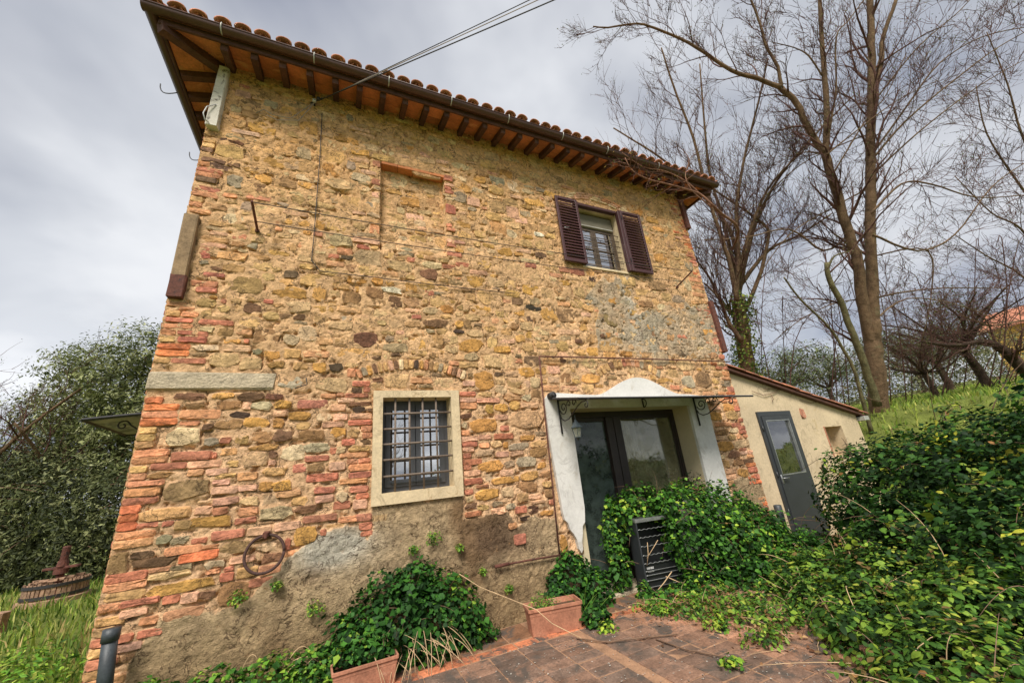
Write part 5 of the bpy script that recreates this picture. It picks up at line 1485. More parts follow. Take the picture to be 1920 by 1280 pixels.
def runners(parent, ells, n, L, size, pal, wts, seed, shape=LEAF_IVY, r=.003, keepout=None):
    rng = np.random.default_rng(seed)
    P, Nn = blob(ells, n, rng, (.9, 1.05))
    m = MB(); LP, LN = [], []
    for p, q in zip(P, Nn):
        d = q*.55+rng.normal(0, .55, 3)+np.array([0, 0, .55]); d /= np.linalg.norm(d)
        l = L*rng.uniform(.4, 1.3); b = rng.normal(0, .3, 3)
        pts = np.array([p+d*l*t+b*l*t*t-np.array([0, 0, .75*l*t*t]) for t in np.linspace(0, 1, 8)])
        if (pts[:, 1] > -.03).any() and ells[0][1] > -.6: continue
        if keepout is not None and keepout(pts).any(): continue
        m.tube(pts, [r*(1-.6*t) for t in np.linspace(0, 1, 8)], 4)
        k = max(4, int(l/.045)); t = np.sort(rng.random(k))*7; i = np.minimum(t.astype(int), 6)
        LP.append(pts[i]+(pts[i+1]-pts[i])*(t-i)[:, None]); LN.append(rng.normal(0, .5, (k, 3))+np.array([0, -.3, .8]))
    if not LP: return
    tag(m.build('runner_stems', M['greystem'], parent, True), kind='stuff')
    LP, LN = np.vstack(LP), np.vstack(LN)
    V, Fs, CC = leaf_arrays(LP, LN, size*rng.uniform(.5, 1.15, len(LP)), leaf_cols(LP, pal, wts, rng), shape, rng)
    tag(mk('runner_leaves', V, Fs, M['leaf'], parent, CC, True), kind='stuff')
IVY = [(28, 58, 22), (44, 86, 30), (64, 112, 38), (96, 142, 46), (140, 172, 58)]
IVW = [.28, .36, .25, .09, .02]
BRM = [(24, 48, 20), (38, 70, 28), (58, 96, 36), (88, 126, 42), (138, 160, 50), (176, 178, 62)]
BRW = [.25, .34, .27, .11, .025, .005]

# ivy heap below the barred window
iv = thing('ivy_clump', (.7, -.25, 0), 'dark ivy heap climbing the render below the barred window', 'ivy')
E1 = [(.30, -.42, .24, .26, .10, .08), (.60, -.16, .25, .50, .24, .42), (.95, -.18, .20, .42, .26, .40), (.30, -.18, .12, .35, .22, .30), (1.25, -.16, .0, .25, .20, .22), (.75, -.12, .60, .20, .14, .18)]
foliage(iv, 'foliage', E1, 10000, .050, IVY, IVW, 101, tri=1, f=6, rough=.28, shell=(.55, 1.15))['kind'] = 'stuff'
stems(iv, 'stem', E1, 60, M['greystem'], 102, .003, .22)
runners(iv, E1, 70, .22, .040, [(44, 86, 30), (72, 116, 40), (120, 150, 54), (126, 100, 58)], [.35, .35, .2, .1], 103)
m = MB(); rr = np.random.default_rng(5)
for k in range(34):                             # dead grass hanging out over the paving
    p = np.array([.62+rr.uniform(-.30, .45), -.40+rr.uniform(-.05, .06), .18+rr.uniform(-.05, .12)])
    e_ = p+np.array([rr.uniform(-.15, .30), -rr.uniform(.08, .26), -p[2]+.012])
    mid_ = (p+e_)/2+np.array([0, -.05, .08])
    m.tube([p*(1-t)**2+2*mid_*t*(1-t)+e_*t*t for t in np.linspace(0, 1, 7)], .0028, 4)
m.build('dead_stems', M['drystem'], iv, True)
ivs = thing('ivy_strip', (-.7, -.3, 0), 'low straggling ivy along the foot of the wall by the drain pipe', 'ivy')
E2 = [(-.05, -.22, .10, .30, .20, .20), (-.42, -.22, .10, .30, .20, .22), (-.80, -.22, .12, .30, .20, .19), (-1.15, -.24, .18, .22, .18, .16), (-.2, -.42, .02, .5, .22, .18), (-.8, -.45, .05, .5, .25, .18)]
foliage(ivs, 'foliage', E2, 6000, .042, [(40, 76, 26), (64, 108, 36), (96, 142, 46), (140, 172, 60), (120, 120, 62)], [.25, .3, .25, .14, .06], 111, f=6)['kind'] = 'stuff'
m = MB()
for k in range(14):
    x = rr.uniform(-1.5, .1); p = np.array([x, -.22, .2])
    d = np.array([rr.uniform(-.3, .3), -rr.uniform(0, .15), rr.uniform(.1, .4)])
    m.tube([p+d*t+np.array([0, 0, -.25*t*t]) for t in np.linspace(0, 1.2, 7)], .003, 4)
m.build('dead_stems', M['drystem'], ivs, True)
iv3 = thing('ivy_clump', (2.6, -.15, 0), 'leafy ivy clump between the terracotta trough and the door', 'ivy')
E3 = [(2.58, -.10, .28, .26, .14, .30), (2.85, -.14, .14, .20, .16, .24), (2.40, -.08, .20, .16, .12, .22), (2.50, -.62, .06, .14, .12, .13)]
foliage(iv3, 'foliage', E3, 3000, .046, IVY, IVW, 121, f=7)['kind'] = 'stuff'
m = MB()
for k in range(22):
    p = np.array([2.46+rr.uniform(-.10, .14), -.42+rr.uniform(-.1, .1), 0]); d = np.array([rr.uniform(-.18, .2), -rr.uniform(-.02, .2), rr.uniform(.22, .42)])
    m.tube([p+d*t+np.array([d[0]*.5, d[1]*.5, -.28*abs(d[2])])*t*t for t in np.linspace(0, 1, 6)], [.006*(1-.85*t) for t in np.linspace(0, 1, 6)], 3, (*lin((112, 150, 60)), 1))
m.build('grass_tuft', M['grass'], iv3, True)
wd = thing('planter_weeds', (2.02, -.40, .2), 'feathery green weeds growing in the terracotta trough', 'weeds')
foliage(wd, 'foliage', [(1.97, -.40, .24, .12, .08, .10), (2.08, -.43, .22, .10, .08, .07)], 700, .028, [(70, 110, 40), (110, 146, 52), (150, 176, 70)], [.4, .4, .2], 131, LEAF_THIN, shell=(.2, 1.1), f=9)
for k, (px, py, s) in enumerate(((812, 1006, .07), (776, 1030, .05), (862, 1025, .035), (955, 1102, .04), (445, 1120, .06), (590, 1140, .07), (520, 1095, .04), (860, 1085, .03), (905, 1070, .03))):
    c = WL(px, py, -.06)
    w = thing('wall_weed', c, ['largest green weed in the render below the sill of the barred window', 'green weed in the render just above the ivy heap', 'tiny weed at the left edge of the brown scorch stain',
        'small weed in the render under the rusty rod, above the trough', 'leafy weed at the foot of the bricks under the tether ring', 'leafy weed on the bare render left of the ivy heap',
        'small weed at the lower edge of the pale grey render beside the ring', 'tiny weed under the brown scorch stain near the dry cane', 'tiny weed inside the brown scorch stain left of the rusty rod'][k], 'weed', 'weeds rooted in the grey render')
    foliage(w, 'foliage', [(c[0], c[1], c[2], s*1.2, .05, s)], 120, .024, [(70, 110, 40), (104, 142, 48), (150, 170, 64)], [.4, .4, .2], 140+k, LEAF_OVAL, shell=(.1, 1.1), f=9)

# ivy over the cabinet and bench
ivb = thing('ivy_thicket', (4.4, -.4, 0), 'bright ivy thicket smothering the bench and cabinet beside the door', 'ivy')
E4 = [(3.78, -.06, .94, .46, .20, .24), (4.40, -.22, .86, .52, .28, .30), (4.25, -.40, .62, .40, .24, .42), (4.95, -.22, .72, .60, .34, .34), (5.4, -.35, .42, .58, .40, .36), (5.95, -.62, .12, .5, .35, .24), (3.32, -.02, .62, .16, .10, .45), (3.28, -.05, .25, .14, .10, .30),
      (4.40, -.32, .42, .38, .28, .46), (4.95, -.52, .30, .55, .34, .42), (5.6, -.82, .12, .55, .35, .28), (4.2, -.58, .02, .5, .26, .20), (3.75, -.48, .0, .35, .12, .10), (4.9, -.85, .0, .6, .3, .26), (3.40, -.30, .02, .10, .08, .14)]
def no_cab(P):
    # keep the cabinet's face in view
    dx_ = P[:, 0]-3.50; dy_ = P[:, 1]+.25
    u = dx_*math.cos(-ang0)-dy_*math.sin(-ang0); v = dx_*math.sin(-ang0)+dy_*math.cos(-ang0)
    return (u > -.02) & (u < .33) & (v < .24) & (v > -.55) & (P[:, 2] < .80-.10*np.clip((u-.15)/.3, 0, 1)) & (P[:, 2] > .10)
ang0 = -.16
foliage(ivb, 'foliage', E4, 27000, .050, [(34, 64, 24), (52, 94, 32), (78, 126, 40), (116, 158, 48), (162, 186, 66)], [.26, .38, .26, .08, .02], 151, f=5, keepout=no_cab, rough=.30, shell=(.55, 1.14))['kind'] = 'stuff'
stems(ivb, 'stem', E4, 120, M['greystem'], 152, .0035, .32)
runners(ivb, E4, 150, .30, .046, [(70, 116, 38), (104, 148, 46), (146, 176, 62), (132, 104, 60)], [.35, .35, .2, .1], 153, keepout=no_cab)
m = MB()
m.tube([CX((.10, -.03, .02)), CX((.20, -.06, .10)), CX((.34, -.06, .20))], .006, 5); m.tube([CX((.25, -.05, .16)), CX((.40, -.06, .08)), CX((.55, -.08, .03))], .005, 5)
m.tube([CX((.06, -.02, .38)), CX((.16, -.04, .48)), CX((.24, -.05, .56))], .004, 5); m.tube([CX((.04, -.02, .30)), CX((.08, -.03, .42)), CX((.10, -.03, .55))], .004, 5)
m.build('dry_stems', M['drystem'], ivb, True)
sp_ = thing('pot_sprig', (5.05, -.02, 1.06), 'thin dark sprig growing from the terracotta pot at the right jamb', 'plant')
px_ = float(WL(1303, 908, -.02)[0])
foliage(sp_, 'foliage', [(px_, -.02, 1.18, .12, .08, .12)], 90, .036, [(34, 50, 28), (52, 74, 36)], [.5, .5], 161, LEAF_OVAL, shell=(.2, 1.1))

# bramble bank on the right
br = thing('bramble_thicket', (5.8, -2.2, 0), 'tall dark bramble thicket heaped in front of the lean-to door', 'bramble')
E5 = [(6.5, -1.5, .65, .78, .60, .76), (6.45, -2.05, .65, 1.0, .80, .86), (6.25, -2.75, .68, 1.1, .80, .98), (6.2, -3.6, .75, 1.2, .9, 1.22), (5.45, -2.2, .28, .7, .6, .62), (5.25, -3.0, .30, .8, .7, .70), (7.2, -1.6, .5, .8, .7, .66), (7.6, -2.6, .55, 1.2, 1.0, .95)]
foliage(br, 'foliage', E5, 21000, .062, BRM, BRW, 171, LEAF_OVAL, 3, (.72, 1.06), .75, .12, 3.2, picks=290)['kind'] = 'stuff'
stems(br, 'cane', E5, 110, M['greystem'], 172, .006, .8, 5)
runners(br, E5, 170, .55, .056, BRM[1:]+[(150, 110, 64)], [.2, .3, .26, .14, .04, .06], 173, LEAF_OVAL, .004)
br2 = thing('low_bramble', (4.3, -2.2, 0), 'low yellow-green bramble spreading over the edge of the paving', 'bramble')
E6 = [(4.55, -1.75, .02, .55, .42, .30), (4.2, -2.25, .04, .55, .42, .34), (3.75, -2.45, .02, .40, .32, .26), (3.6, -2.95, .04, .5, .4, .34), (4.4, -2.9, .10, .7, .5, .46), (4.9, -2.2, .12, .6, .5, .42), (5.0, -1.35, .04, .6, .35, .30), (3.2, -2.75, .0, .28, .2, .16), (3.05, -3.2, .02, .4, .35, .28)]
foliage(br2, 'foliage', E6, 11000, .050, [(36, 64, 26), (58, 92, 34), (84, 120, 42), (118, 146, 50), (158, 168, 66), (120, 100, 60)], [.18, .28, .28, .17, .06, .03], 181, LEAF_OVAL, 3, (.55, 1.1), .8, .2, 5, picks=250)['kind'] = 'stuff'
stems(br2, 'cane', E6, 120, M['drystem'], 182, .004, .5, 4)
runners(br2, E6, 140, .40, .048, [(64, 104, 36), (98, 138, 44), (142, 166, 56), (150, 110, 64)], [.3, .36, .24, .1], 183, LEAF_OVAL, .0035)
for k, (px, py) in enumerate(((1375, 1250), (1140, 1180), (1345, 1172), (1245, 1150))):
    c = GZ(px, py, .01)
    w = thing('paving_weed', (c[0], c[1], 0), ['bright weed in the paving joints out in the open by the trailing canes', 'weed in the paving joints just right of the terracotta trough', 'weed in the paving among dead leaves near the brambles',
        'weed in the paving at the foot of the slatted cabinet'][k], 'weed', 'weeds in the paving joints')
    foliage(w, 'foliage', [(c[0], c[1], .03, .09, .08, .06)], 110, .040, [(70, 110, 40), (120, 156, 50), (166, 186, 66)], [.35, .4, .25], 190+k, LEAF_OVAL, shell=(.1, 1.1), zmin=.008, f=8)
m = MB()
m.tube([GZ(1080, 1196, .01), GZ(1140, 1203, .015), GZ(1210, 1194, .02), GZ(1270, 1188, .02)], .006, 5)
m.tube([GZ(1230, 1198, .01), GZ(1290, 1218, .015), GZ(1345, 1228, .02), GZ(1400, 1236, .02)], .006, 5)
m.tube([GZ(1350, 1236, .01), GZ(1385, 1252, .03), GZ(1410, 1245, .04)], .005, 5)
o = m.build('fallen_cane', M['greystem'], None, True)
tag(o, 'thin dark trailing canes lying across the paving', 'cane')
m = MB(); 
m.tube([WL(845, 1075, -.12), WL(862, 1076, -.2), np.array(WL(900, 1100, -.28)), np.array([1.85, -.56, .25]), GZ(1035, 1168, .12), GZ(1092, 1197, .01)], .004, 5)
o = m.build('dry_cane', M['drystem'], None, True)
tag(o, 'long pale dry cane leaning across the terracotta trough', 'cane')
gw = thing('creeping_weeds', (3.6, -.95, 0), 'low straggling weeds creeping over the paving in front of the ivy', 'weeds')
Eg = [(*GZ(x_, y_, .01)[:2], .0, rx_, .14, hz_) for (x_, y_, rx_, hz_) in ((1235, 1142, .18, .08), (1275, 1150, .20, .10), (1320, 1150, .24, .12), (1370, 1155, .26, .13), (1420, 1160, .26, .14), (1470, 1170, .28, .16), (1300, 1130, .26, .12), (1360, 1132, .30, .14), (1430, 1130, .34, .16), (1200, 1135, .10, .05), (1440, 1200, .22, .12), (1345, 1176, .12, .06))]
foliage(gw, 'foliage', Eg, 3600, .038, [(52, 84, 32), (80, 118, 40), (112, 146, 50), (150, 166, 66), (134, 104, 64)], [.24, .32, .26, .1, .08], 195, LEAF_OVAL, 2, (.3, 1.2), .6, .35, 6, zmin=.008)['kind'] = 'stuff'
stems(gw, 'dry_stems', Eg, 90, M['drystem'], 196, .0025, .22)
# litter of twigs and dead leaves at the bramble's edge
rng = np.random.default_rng(77)
n = 1300
P = np.stack([rng.uniform(2.2, 5.6, n), rng.uniform(-2.6, -.35, n), np.zeros(n)], 1)
keep = (P[:, 0]-3.0+.55*(P[:, 1]+1.2) > rng.normal(.2, .35, n))
P = P[keep]; P[:, 2] = .008+rng.random(len(P))*.02
C = leaf_cols(P, [(110, 74, 50), (150, 112, 78), (84, 60, 44), (176, 142, 100)], [.3, .3, .2, .2], rng)
V, Fs, CC = leaf_arrays(P, rng.normal(0, .35, P.shape)+np.array([0, 0, 1]), rng.uniform(.025, .055, len(P)), C, LEAF_OVAL, rng)
tag(mk('leaf_litter', V, Fs, M['leaf'], None, CC), 'dead brown leaves and litter on the paving by the brambles', 'litter', kind='stuff')
n = 900
P = np.stack([rng.uniform(.5, 3.4, n), rng.uniform(-2.6, -.6, n), np.full(n, .006)], 1)
C = np.tile(np.array(lin((206, 198, 186))), (n, 1))*rng.uniform(.5, 1.1, (n, 1))
V, Fs, CC = leaf_arrays(P, rng.normal(0, .15, P.shape)+np.array([0, 0, 1]), rng.uniform(.006, .018, n), C, LEAF_IVY, rng)
tag(mk('paving_grit', V, Fs, M['mortar'], None, CC), 'pale grit and flakes scattered on the paving', 'grit', kind='stuff')

# ------------------------------------------------------------------ grass
def grass(name, xr, yr, n, h, cols, wts, seed, label, mask=None, w=.010):
    rng = np.random.default_rng(seed)
    P = np.stack([rng.uniform(*xr, n), rng.uniform(*yr, n), np.zeros(n)], 1)
    if mask is not None: P = P[mask(P, rng)]
    n = len(P)
    P[:, 2] = gh(P[:, 0], P[:, 1])-.01
    a = rng.uniform(0, 2*math.pi, n); S_ = np.stack([np.cos(a), np.sin(a), np.zeros(n)], 1)
    lean = np.stack([rng.normal(0, .55, n), rng.normal(0, .55, n), np.ones(n)], 1)
    H = h*rng.uniform(.4, 1.3, n)*(1+.45*lump(P*np.array([1, 1, 0]), 1.1))
    H = np.maximum(H, h*.25)
    ww = w*rng.uniform(.6, 1.4, n)
    mid_ = P+np.array([0, 0, 1])*(H*.5)[:, None]+lean*np.array([1, 1, 0])*(H*.16)[:, None]
    tip = P+np.array([0, 0, 1])*(H*.86)[:, None]+lean*np.array([1, 1, 0])*(H*.6)[:, None]
    V = np.stack([P-S_*ww[:, None], P+S_*ww[:, None], mid_-S_*(ww*.7)[:, None], mid_+S_*(ww*.7)[:, None], tip], 1).reshape(-1, 3)
    f = np.array([(0, 1, 3), (0, 3, 2), (2, 3, 4)])
    Fs = (f[None]+(np.arange(n)*5)[:, None, None]).reshape(-1, 3)
    C = np.repeat(leaf_cols(P, cols, wts, rng, .25, .9), 5, 0)
    return tag(mk(name, V, Fs, M['grass'], None, C, True), label, 'grass', kind='stuff')
GR = [(72, 100, 36), (104, 132, 48), (140, 158, 64), (176, 176, 96)]
grass('meadow_grass', (-9, -1.72), (-.4, 10), 42000, .17, GR+[(186, 164, 110)], [.22, .33, .26, .11, .08], 201, 'lush green grass on the slope left of the house', lambda P, r: (r.random(len(P)) < np.clip(2.2/(np.hypot(P[:, 0]+1.5, P[:, 1]+2)), .12, 1)) & ((P[:, 0] < -1.75) | (P[:, 1] < -.5)))
lw = thing('tall_weeds', (-2.2, .6, .2), 'tangled tall leafy weeds beside the brick corner', 'weeds')
foliage(lw, 'foliage', [(-2.05, .35, .22, .30, .45, .22), (-2.5, .9, .20, .5, .5, .20), (-2.0, -.1, .15, .3, .35, .22), (-2.9, 1.6, .2, .5, .6, .18)], 2600, .060, [(64, 104, 34), (100, 146, 44), (146, 178, 58), (176, 190, 84)], [.25, .35, .28, .12], 211, LEAF_THIN, 1, (.3, 1.1), .5)['kind'] = 'stuff'
grass('hill_grass', (10.2, 40), (-8, 24), 60000, .16, [(96, 122, 44), (122, 146, 52), (148, 164, 66), (184, 182, 98)], [.2, .36, .3, .14], 202, 'bright green grass on the hillside beyond the lean-to', lambda P, r: r.random(len(P)) < np.clip(10/(P[:, 0]-4), .08, 1), .016)

# ------------------------------------------------------------------ trees
BARK = lin((118, 96, 74)); BARKG = lin((112, 106, 76)); TWIG = lin((104, 76, 68)); BARKD = lin((74, 60, 50))
class Tree:
    def __init__(s, seed, name, label, cat, loc, group=None):
        s.rng = np.random.default_rng(seed); s.trunk = MB(); s.crown = MB(); s.tips = []
        s.o = thing(name, loc, label, cat, group)
    def limb(s, pts, r0, r1, col, to='trunk', sides=7, sub=4):
        P = np.array(pts, float)
        # smooth the traced path
        t = np.linspace(0, len(P)-1, (len(P)-1)*sub+1); Q = []
        for u in t:
            i = min(int(u), len(P)-2); v = u-i
            p0, p1, p2, p3 = P[max(i-1, 0)], P[i], P[i+1], P[min(i+2, len(P)-1)]
            Q.append(.5*((2*p1)+(-p0+p2)*v+(2*p0-5*p1+4*p2-p3)*v*v+(-p0+3*p1-3*p2+p3)*v**3))
        Q = np.array(Q)
        n = len(Q); rad = [r0+(r1-r0)*(i/(n-1))**.8 for i in range(n)]
        Q[1:-1] += s.rng.normal(0, .10, (n-2, 3))*np.array(rad)[1:-1, None]
        (s.trunk if to == 'trunk' else s.crown).tube(Q, rad, sides, (*col, 1))
        return Q, rad
    def grow(s, p, d, L, r, lvl, col, upb=.15, spread=.8, kids=None):
        rng = s.rng
        n = 6 if lvl > 0 else 4
        pts = [p]; dd = d/np.linalg.norm(d)
        for i in range(n):
            dd = dd+rng.normal(0, .16, 3)+np.array([0, 0, upb*.25]); dd /= np.linalg.norm(dd)
            pts.append(pts[-1]+dd*L/n)
        rad = [r*(1-.75*i/n) for i in range(n+1)]
        s.crown.tube(pts, rad, 5 if lvl >= 2 else 3, (*col, 1), cap=False)
        if lvl == 0:
            s.tips.append(pts[-1]); 
            if rng.random() < .5: s.tips.append(pts[2])
            return
        k = kids[lvl] if kids else (5, 5, 5)[min(lvl-1, 2)]
        for j in range(k):
            t = rng.uniform(.2, 1.0); i = min(int(t*n), n-1)
            q = np.array(pts[i])+(np.array(pts[i+1])-np.array(pts[i]))*(t*n-i)
            a = np.array(pts[i+1])-np.array(pts[i]); a /= np.linalg.norm(a)
            perp = rng.normal(0, 1, 3); perp -= a*(perp@a); perp /= np.linalg.norm(perp)
            s.grow(q, a+perp*rng.uniform(.35, spread)+np.array([0, 0, upb]), L*rng.uniform(.42, .68), max(rad[i]*.55, .0058), lvl-1, TWIG if lvl <= 2 else col, upb, spread, kids)
    def along(s, Q, rad, n, L, lvl, col, t0=.15, upb=.2, spread=1.0, kids=None, bias=None):
        rng = s.rng
        for j in range(n):
            t = t0+(1-t0)*(j+rng.random())/n
            i = min(int(t*(len(Q)-1)), len(Q)-2)
            a = Q[i+1]-Q[i]; a = a/np.linalg.norm(a)
            perp = rng.normal(0, 1, 3); perp -= a*(perp@a); perp /= np.linalg.norm(perp)
            d = a*.7+perp*rng.uniform(.5, spread)+np.array([0, 0, upb])
            if bias is not None: d = d+np.array(bias)
            s.grow(Q[i], d, L*rng.uniform(.6, 1.25), max(rad[i]*rng.uniform(.25, .45), .007), lvl, col, upb, .9, kids)
    def done(s, leafcols, leafn=1, size=.045, bark='bark'):
        if s.trunk.v: s.trunk.build('trunk', M[bark], s.o, True)
        if s.crown.v: s.crown.build('crown', M[bark], s.o, True)
        T = np.array(s.tips)
        if len(T) and leafn:
            rng = s.rng
            T = np.repeat(T, leafn, 0)+rng.normal(0, .03, (len(T)*leafn, 3))
            C = leaf_cols(T, leafcols, [1]*len(leafcols), rng)
            V, Fs, CC = leaf_arrays(T, rng.normal(0, 1, T.shape), rng.uniform(.5, 1.2, len(T))*size, C, LEAF_THIN, rng)
            mk('buds', V, Fs, M['leaf'], s.o, CC)['kind'] = 'stuff'
def px3(lst, dep):
    """traced pixels at a given distance; a third number shifts the distance"""
    return [at(p[0], p[1], dep+(p[2] if len(p) > 2 else 0)) for p in lst]
BUD = [(96, 104, 48), (120, 128, 60), (84, 70, 50), (72, 92, 40)]
dA = 10.0
base = at(1655, 800, dA)
tA = Tree(31, 'locust_tree', 'tall bare tree with a forked trunk and arching limb, on the hill', 'tree', (base[0], base[1], float(gh(base[0], base[1]))))
q, r = tA.limb(px3([(1662, 850), (1653, 780), (1643, 710), (1637, 640), (1634, 600)], dA), .235, .17, BARK, sides=12)
qr, rr_ = tA.limb(px3([(1637, 655), (1636, 560), (1633, 450), (1632, 300), (1634, 200), (1635, 110), (1632, 10), (1630, -120)], dA), .15, .06, BARK, sides=9)
tA.limb(px3([(1640, 180), (1652, 110), (1656, 70), (1680, 0), (1700, -80)], dA), .07, .035, BARK)
ql, rl2 = tA.limb(px3([(1637, 655), (1622, 590), (1608, 490), (1592, 440), (1572, 370), (1552, 305), (1548, 285)], dA), .14, .09, BARK, sides=9)
q1, r1_ = tA.limb(px3([(1548, 290), (1550, 215), (1545, 130), (1540, 60), (1535, -40)], dA), .085, .04, BARK)
q2, r2_ = tA.limb(px3([(1548, 290), (1515, 240), (1495, 195), (1465, 165)], dA), .085, .065, BARK)
q3, r3_ = tA.limb(px3([(1465, 165), (1420, 148), (1372, 132), (1330, 105), (1290, 80), (1240, 58), (1195, 45), (1140, 52), (1112, 50)], dA-.3), .060, .015, BARK)
q4, r4_ = tA.limb(px3([(1465, 165), (1458, 125), (1436, 85), (1425, 45), (1412, 10), (1390, -40)], dA-.2), .045, .02, BARK)
q5, r5_ = tA.limb(px3([(1552, 270), (1560, 215), (1568, 165), (1568, 70), (1590, 40), (1620, 0)], dA), .03, .012, BARK)
q6, r6_ = tA.limb(px3([(1541, 142), (1516, 105), (1490, 90), (1450, 80)], dA), .022, .01, BARK)
side = []
for lst, ra in (([(1634, 300), (1700, 225), (1790, 150), (1870, 90), (1960, 40)], .03), ([(1634, 330), (1720, 250), (1830, 165), (1925, 110)], .026), ([(1634, 400), (1690, 345), (1745, 345), (1830, 370), (1930, 365)], .03),
                ([(1635, 290), (1700, 200), (1760, 120), (1840, 70), (1930, 50)], .03), ([(1636, 440), (1720, 470), (1790, 440), (1860, 350), (1930, 300)], .03), ([(1637, 560), (1690, 548), (1770, 540), (1850, 540), (1890, 541)], .03),
                ([(1592, 440), (1545, 470), (1480, 430), (1400, 445), (1320, 450)], .035), ([(1610, 500), (1640, 480), (1740, 470), (1745, 560), (1728, 640)], .03), ([(1552, 290), (1515, 285), (1490, 290)], .03),
                ([(1560, 330), (1620, 230), (1660, 180), (1700, 100)], .022), ([(1550, 290), (1600, 250), (1680, 190), (1760, 150)], .022), ([(1634, 250), (1580, 270), (1500, 310), (1420, 380), (1360, 430)], .022),
                ([(1634, 350), (1560, 390), (1480, 440), (1420, 520)], .024), ([(1640, 600), (1700, 560), (1790, 570), (1870, 600)], .024), ([(1632, 200), (1720, 90), (1800, 20), (1850, -40)], .022), ([(1620, 560), (1560, 570), (1500, 600), (1450, 640)], .02)):
    Q, R = tA.limb(px3(lst, dA+random.uniform(-.8, .8)), ra, ra*.35, BARK, 'crown', 6); side.append((Q, R))
K = {3: 4, 2: 4, 1: 4}
for (Q, R) in side: tA.along(Q, R, 13, 1.25, 2, TWIG, .1, .18, 1.0, {2: 4, 1: 4})
for (Q, R, n_) in ((q3, r3_, 22), (q4, r4_, 16), (q1, r1_, 14), (q5, r5_, 10), (q6, r6_, 8), (q2, r2_, 8)): tA.along(Q, R, n_, 1.15, 2, TWIG, .1, .3, 1.0, {2: 5, 1: 4})
tA.along(qr, rr_, 26, 1.9, 2, TWIG, .2, .3, 1.1, {2: 5, 1: 4}); tA.along(ql, rl2, 14, 1.5, 2, TWIG, .3, .2, 1.1, {2: 5, 1: 4})
tA.done(BUD, 1, .05)
# thin stem that splits low beside it
tC = Tree(32, 'sapling', 'slender leaning sapling between the lean-to roof and the forked tree', 'tree', tuple(at(1632, 800, 9.2)))
q, r = tC.limb(px3([(1634, 810), (1616, 745), (1600, 690), (1578, 650), (1556, 615), (1500, 560), (1470, 520)], 9.2), .05, .018, BARKG, sides=6)
tC.along(q, r, 7, .9, 2, TWIG, .4, .1, 1.0, {2: 4, 1: 3})
q, r = tC.limb(px3([(1612, 740), (1650, 752), (1664, 735), (1668, 690)], 9.2), .012, .006, BARK, 'crown', 5)
tC.done(BUD, 1, .045)
tS = Tree(33, 'broken_tree', 'leaning trunk with a snapped top beside the forked tree', 'tree', tuple(at(1640, 740, 9.6)))
q, r = tS.limb(px3([(1645, 760), (1622, 690), (1600, 630), (1580, 575), (1556, 525), (1550, 492)], 9.6), .10, .055, BARKG, sides=8)
tS.along(q, r, 7, 1.2, 2, TWIG, .3, .1, 1.2, {2: 4, 1: 3}); tS.limb(px3([(1552, 505), (1565, 480), (1600, 470)], 9.6), .03, .015, BARKG)
tS.done(BUD, 1, .045)
# tree behind the lean-to, fanning up behind the eaves
dB = 11.0
tB = Tree(34, 'ivy_clad_tree', 'many-stemmed bare tree with ivy on its trunk, behind the lean-to roof', 'tree', (*at(1400, 720, dB)[:2], 1.6))
q, r = tB.limb(px3([(1408, 800), (1402, 700), (1390, 610), (1382, 560)], dB), .24, .17, BARK, sides=9)
trunkQ = q
fan = [[(1382, 565), (1368, 490), (1350, 440), (1325, 360), (1300, 260), (1262, 160), (1240, 90)], [(1382, 565), (1372, 480), (1352, 400), (1330, 320), (1320, 220), (1312, 120)], [(1380, 570), (1385, 480), (1380, 400), (1395, 300), (1420, 200), (1440, 110)],
       [(1384, 560), (1400, 480), (1425, 400), (1470, 320), (1540, 240), (1600, 180)], [(1382, 600), (1350, 560), (1330, 520), (1300, 480)], [(1386, 600), (1420, 530), (1440, 450), (1432, 420), (1360, 370), (1300, 330)],
       [(1390, 640), (1365, 600), (1348, 560), (1320, 530)], [(1384, 570), (1376, 450), (1330, 380), (1280, 330), (1230, 290), (1150, 240)], [(1384, 520), (1410, 420), (1450, 340), (1520, 270)], [(1384, 540), (1440, 470), (1500, 440), (1560, 400)]]
for lst in fan:
    Q, R = tB.limb(px3(lst, dB+random.uniform(-.6, .6)), .07, .018, BARK, 'crown', 6)
    tB.along(Q, R, 19, 1.45, 2, TWIG, .12, .35, 1.0, {2: 5, 1: 4})
# the branch that reaches forward past the eaves
PALEB = lin((146, 108, 88))
fr_ = lambda lst: [WL(x_, y_, -.80) for (x_, y_) in lst]
Q, R = tB.limb([at(1372, 470, 10.6), at(1385, 430, 9.2)]+fr_([(1350, 398), (1312, 364), (1262, 348), (1215, 336), (1186, 320), (1172, 296)]), .032, .008, PALEB, 'crown', 6)
tB.along(Q[12:], R[12:], 12, .5, 1, PALEB, .1, .12, .9, {1: 4})
Q, R = tB.limb(fr_([(1312, 364), (1290, 343), (1250, 322), (1206, 313), (1166, 286)]), .016, .006, PALEB, 'crown', 5)
tB.along(Q, R, 9, .45, 1, PALEB, .1, .1, .9, {1: 4})
Q, R = tB.limb(fr_([(1335, 388), (1300, 360), (1285, 330), (1292, 300), (1280, 280)]), .014, .005, PALEB, 'crown', 5)
tB.along(Q, R, 7, .4, 1, PALEB, .1, .1, .9, {1: 4})
tB.done(BUD+[(168, 140, 66)], 1, .05)
rng = np.random.default_rng(9)
n = 2600
t = rng.random(n)*(len(trunkQ)-1.01); i = t.astype(int)
P = trunkQ[i]+(trunkQ[i+1]-trunkQ[i])*(t-i)[:, None]
D = rng.normal(0, 1, (n, 3)); D[:, 2] *= .3; D /= np.linalg.norm(D, axis=1, keepdims=True)
P = P+D*rng.uniform(.16, .48, (n, 1))
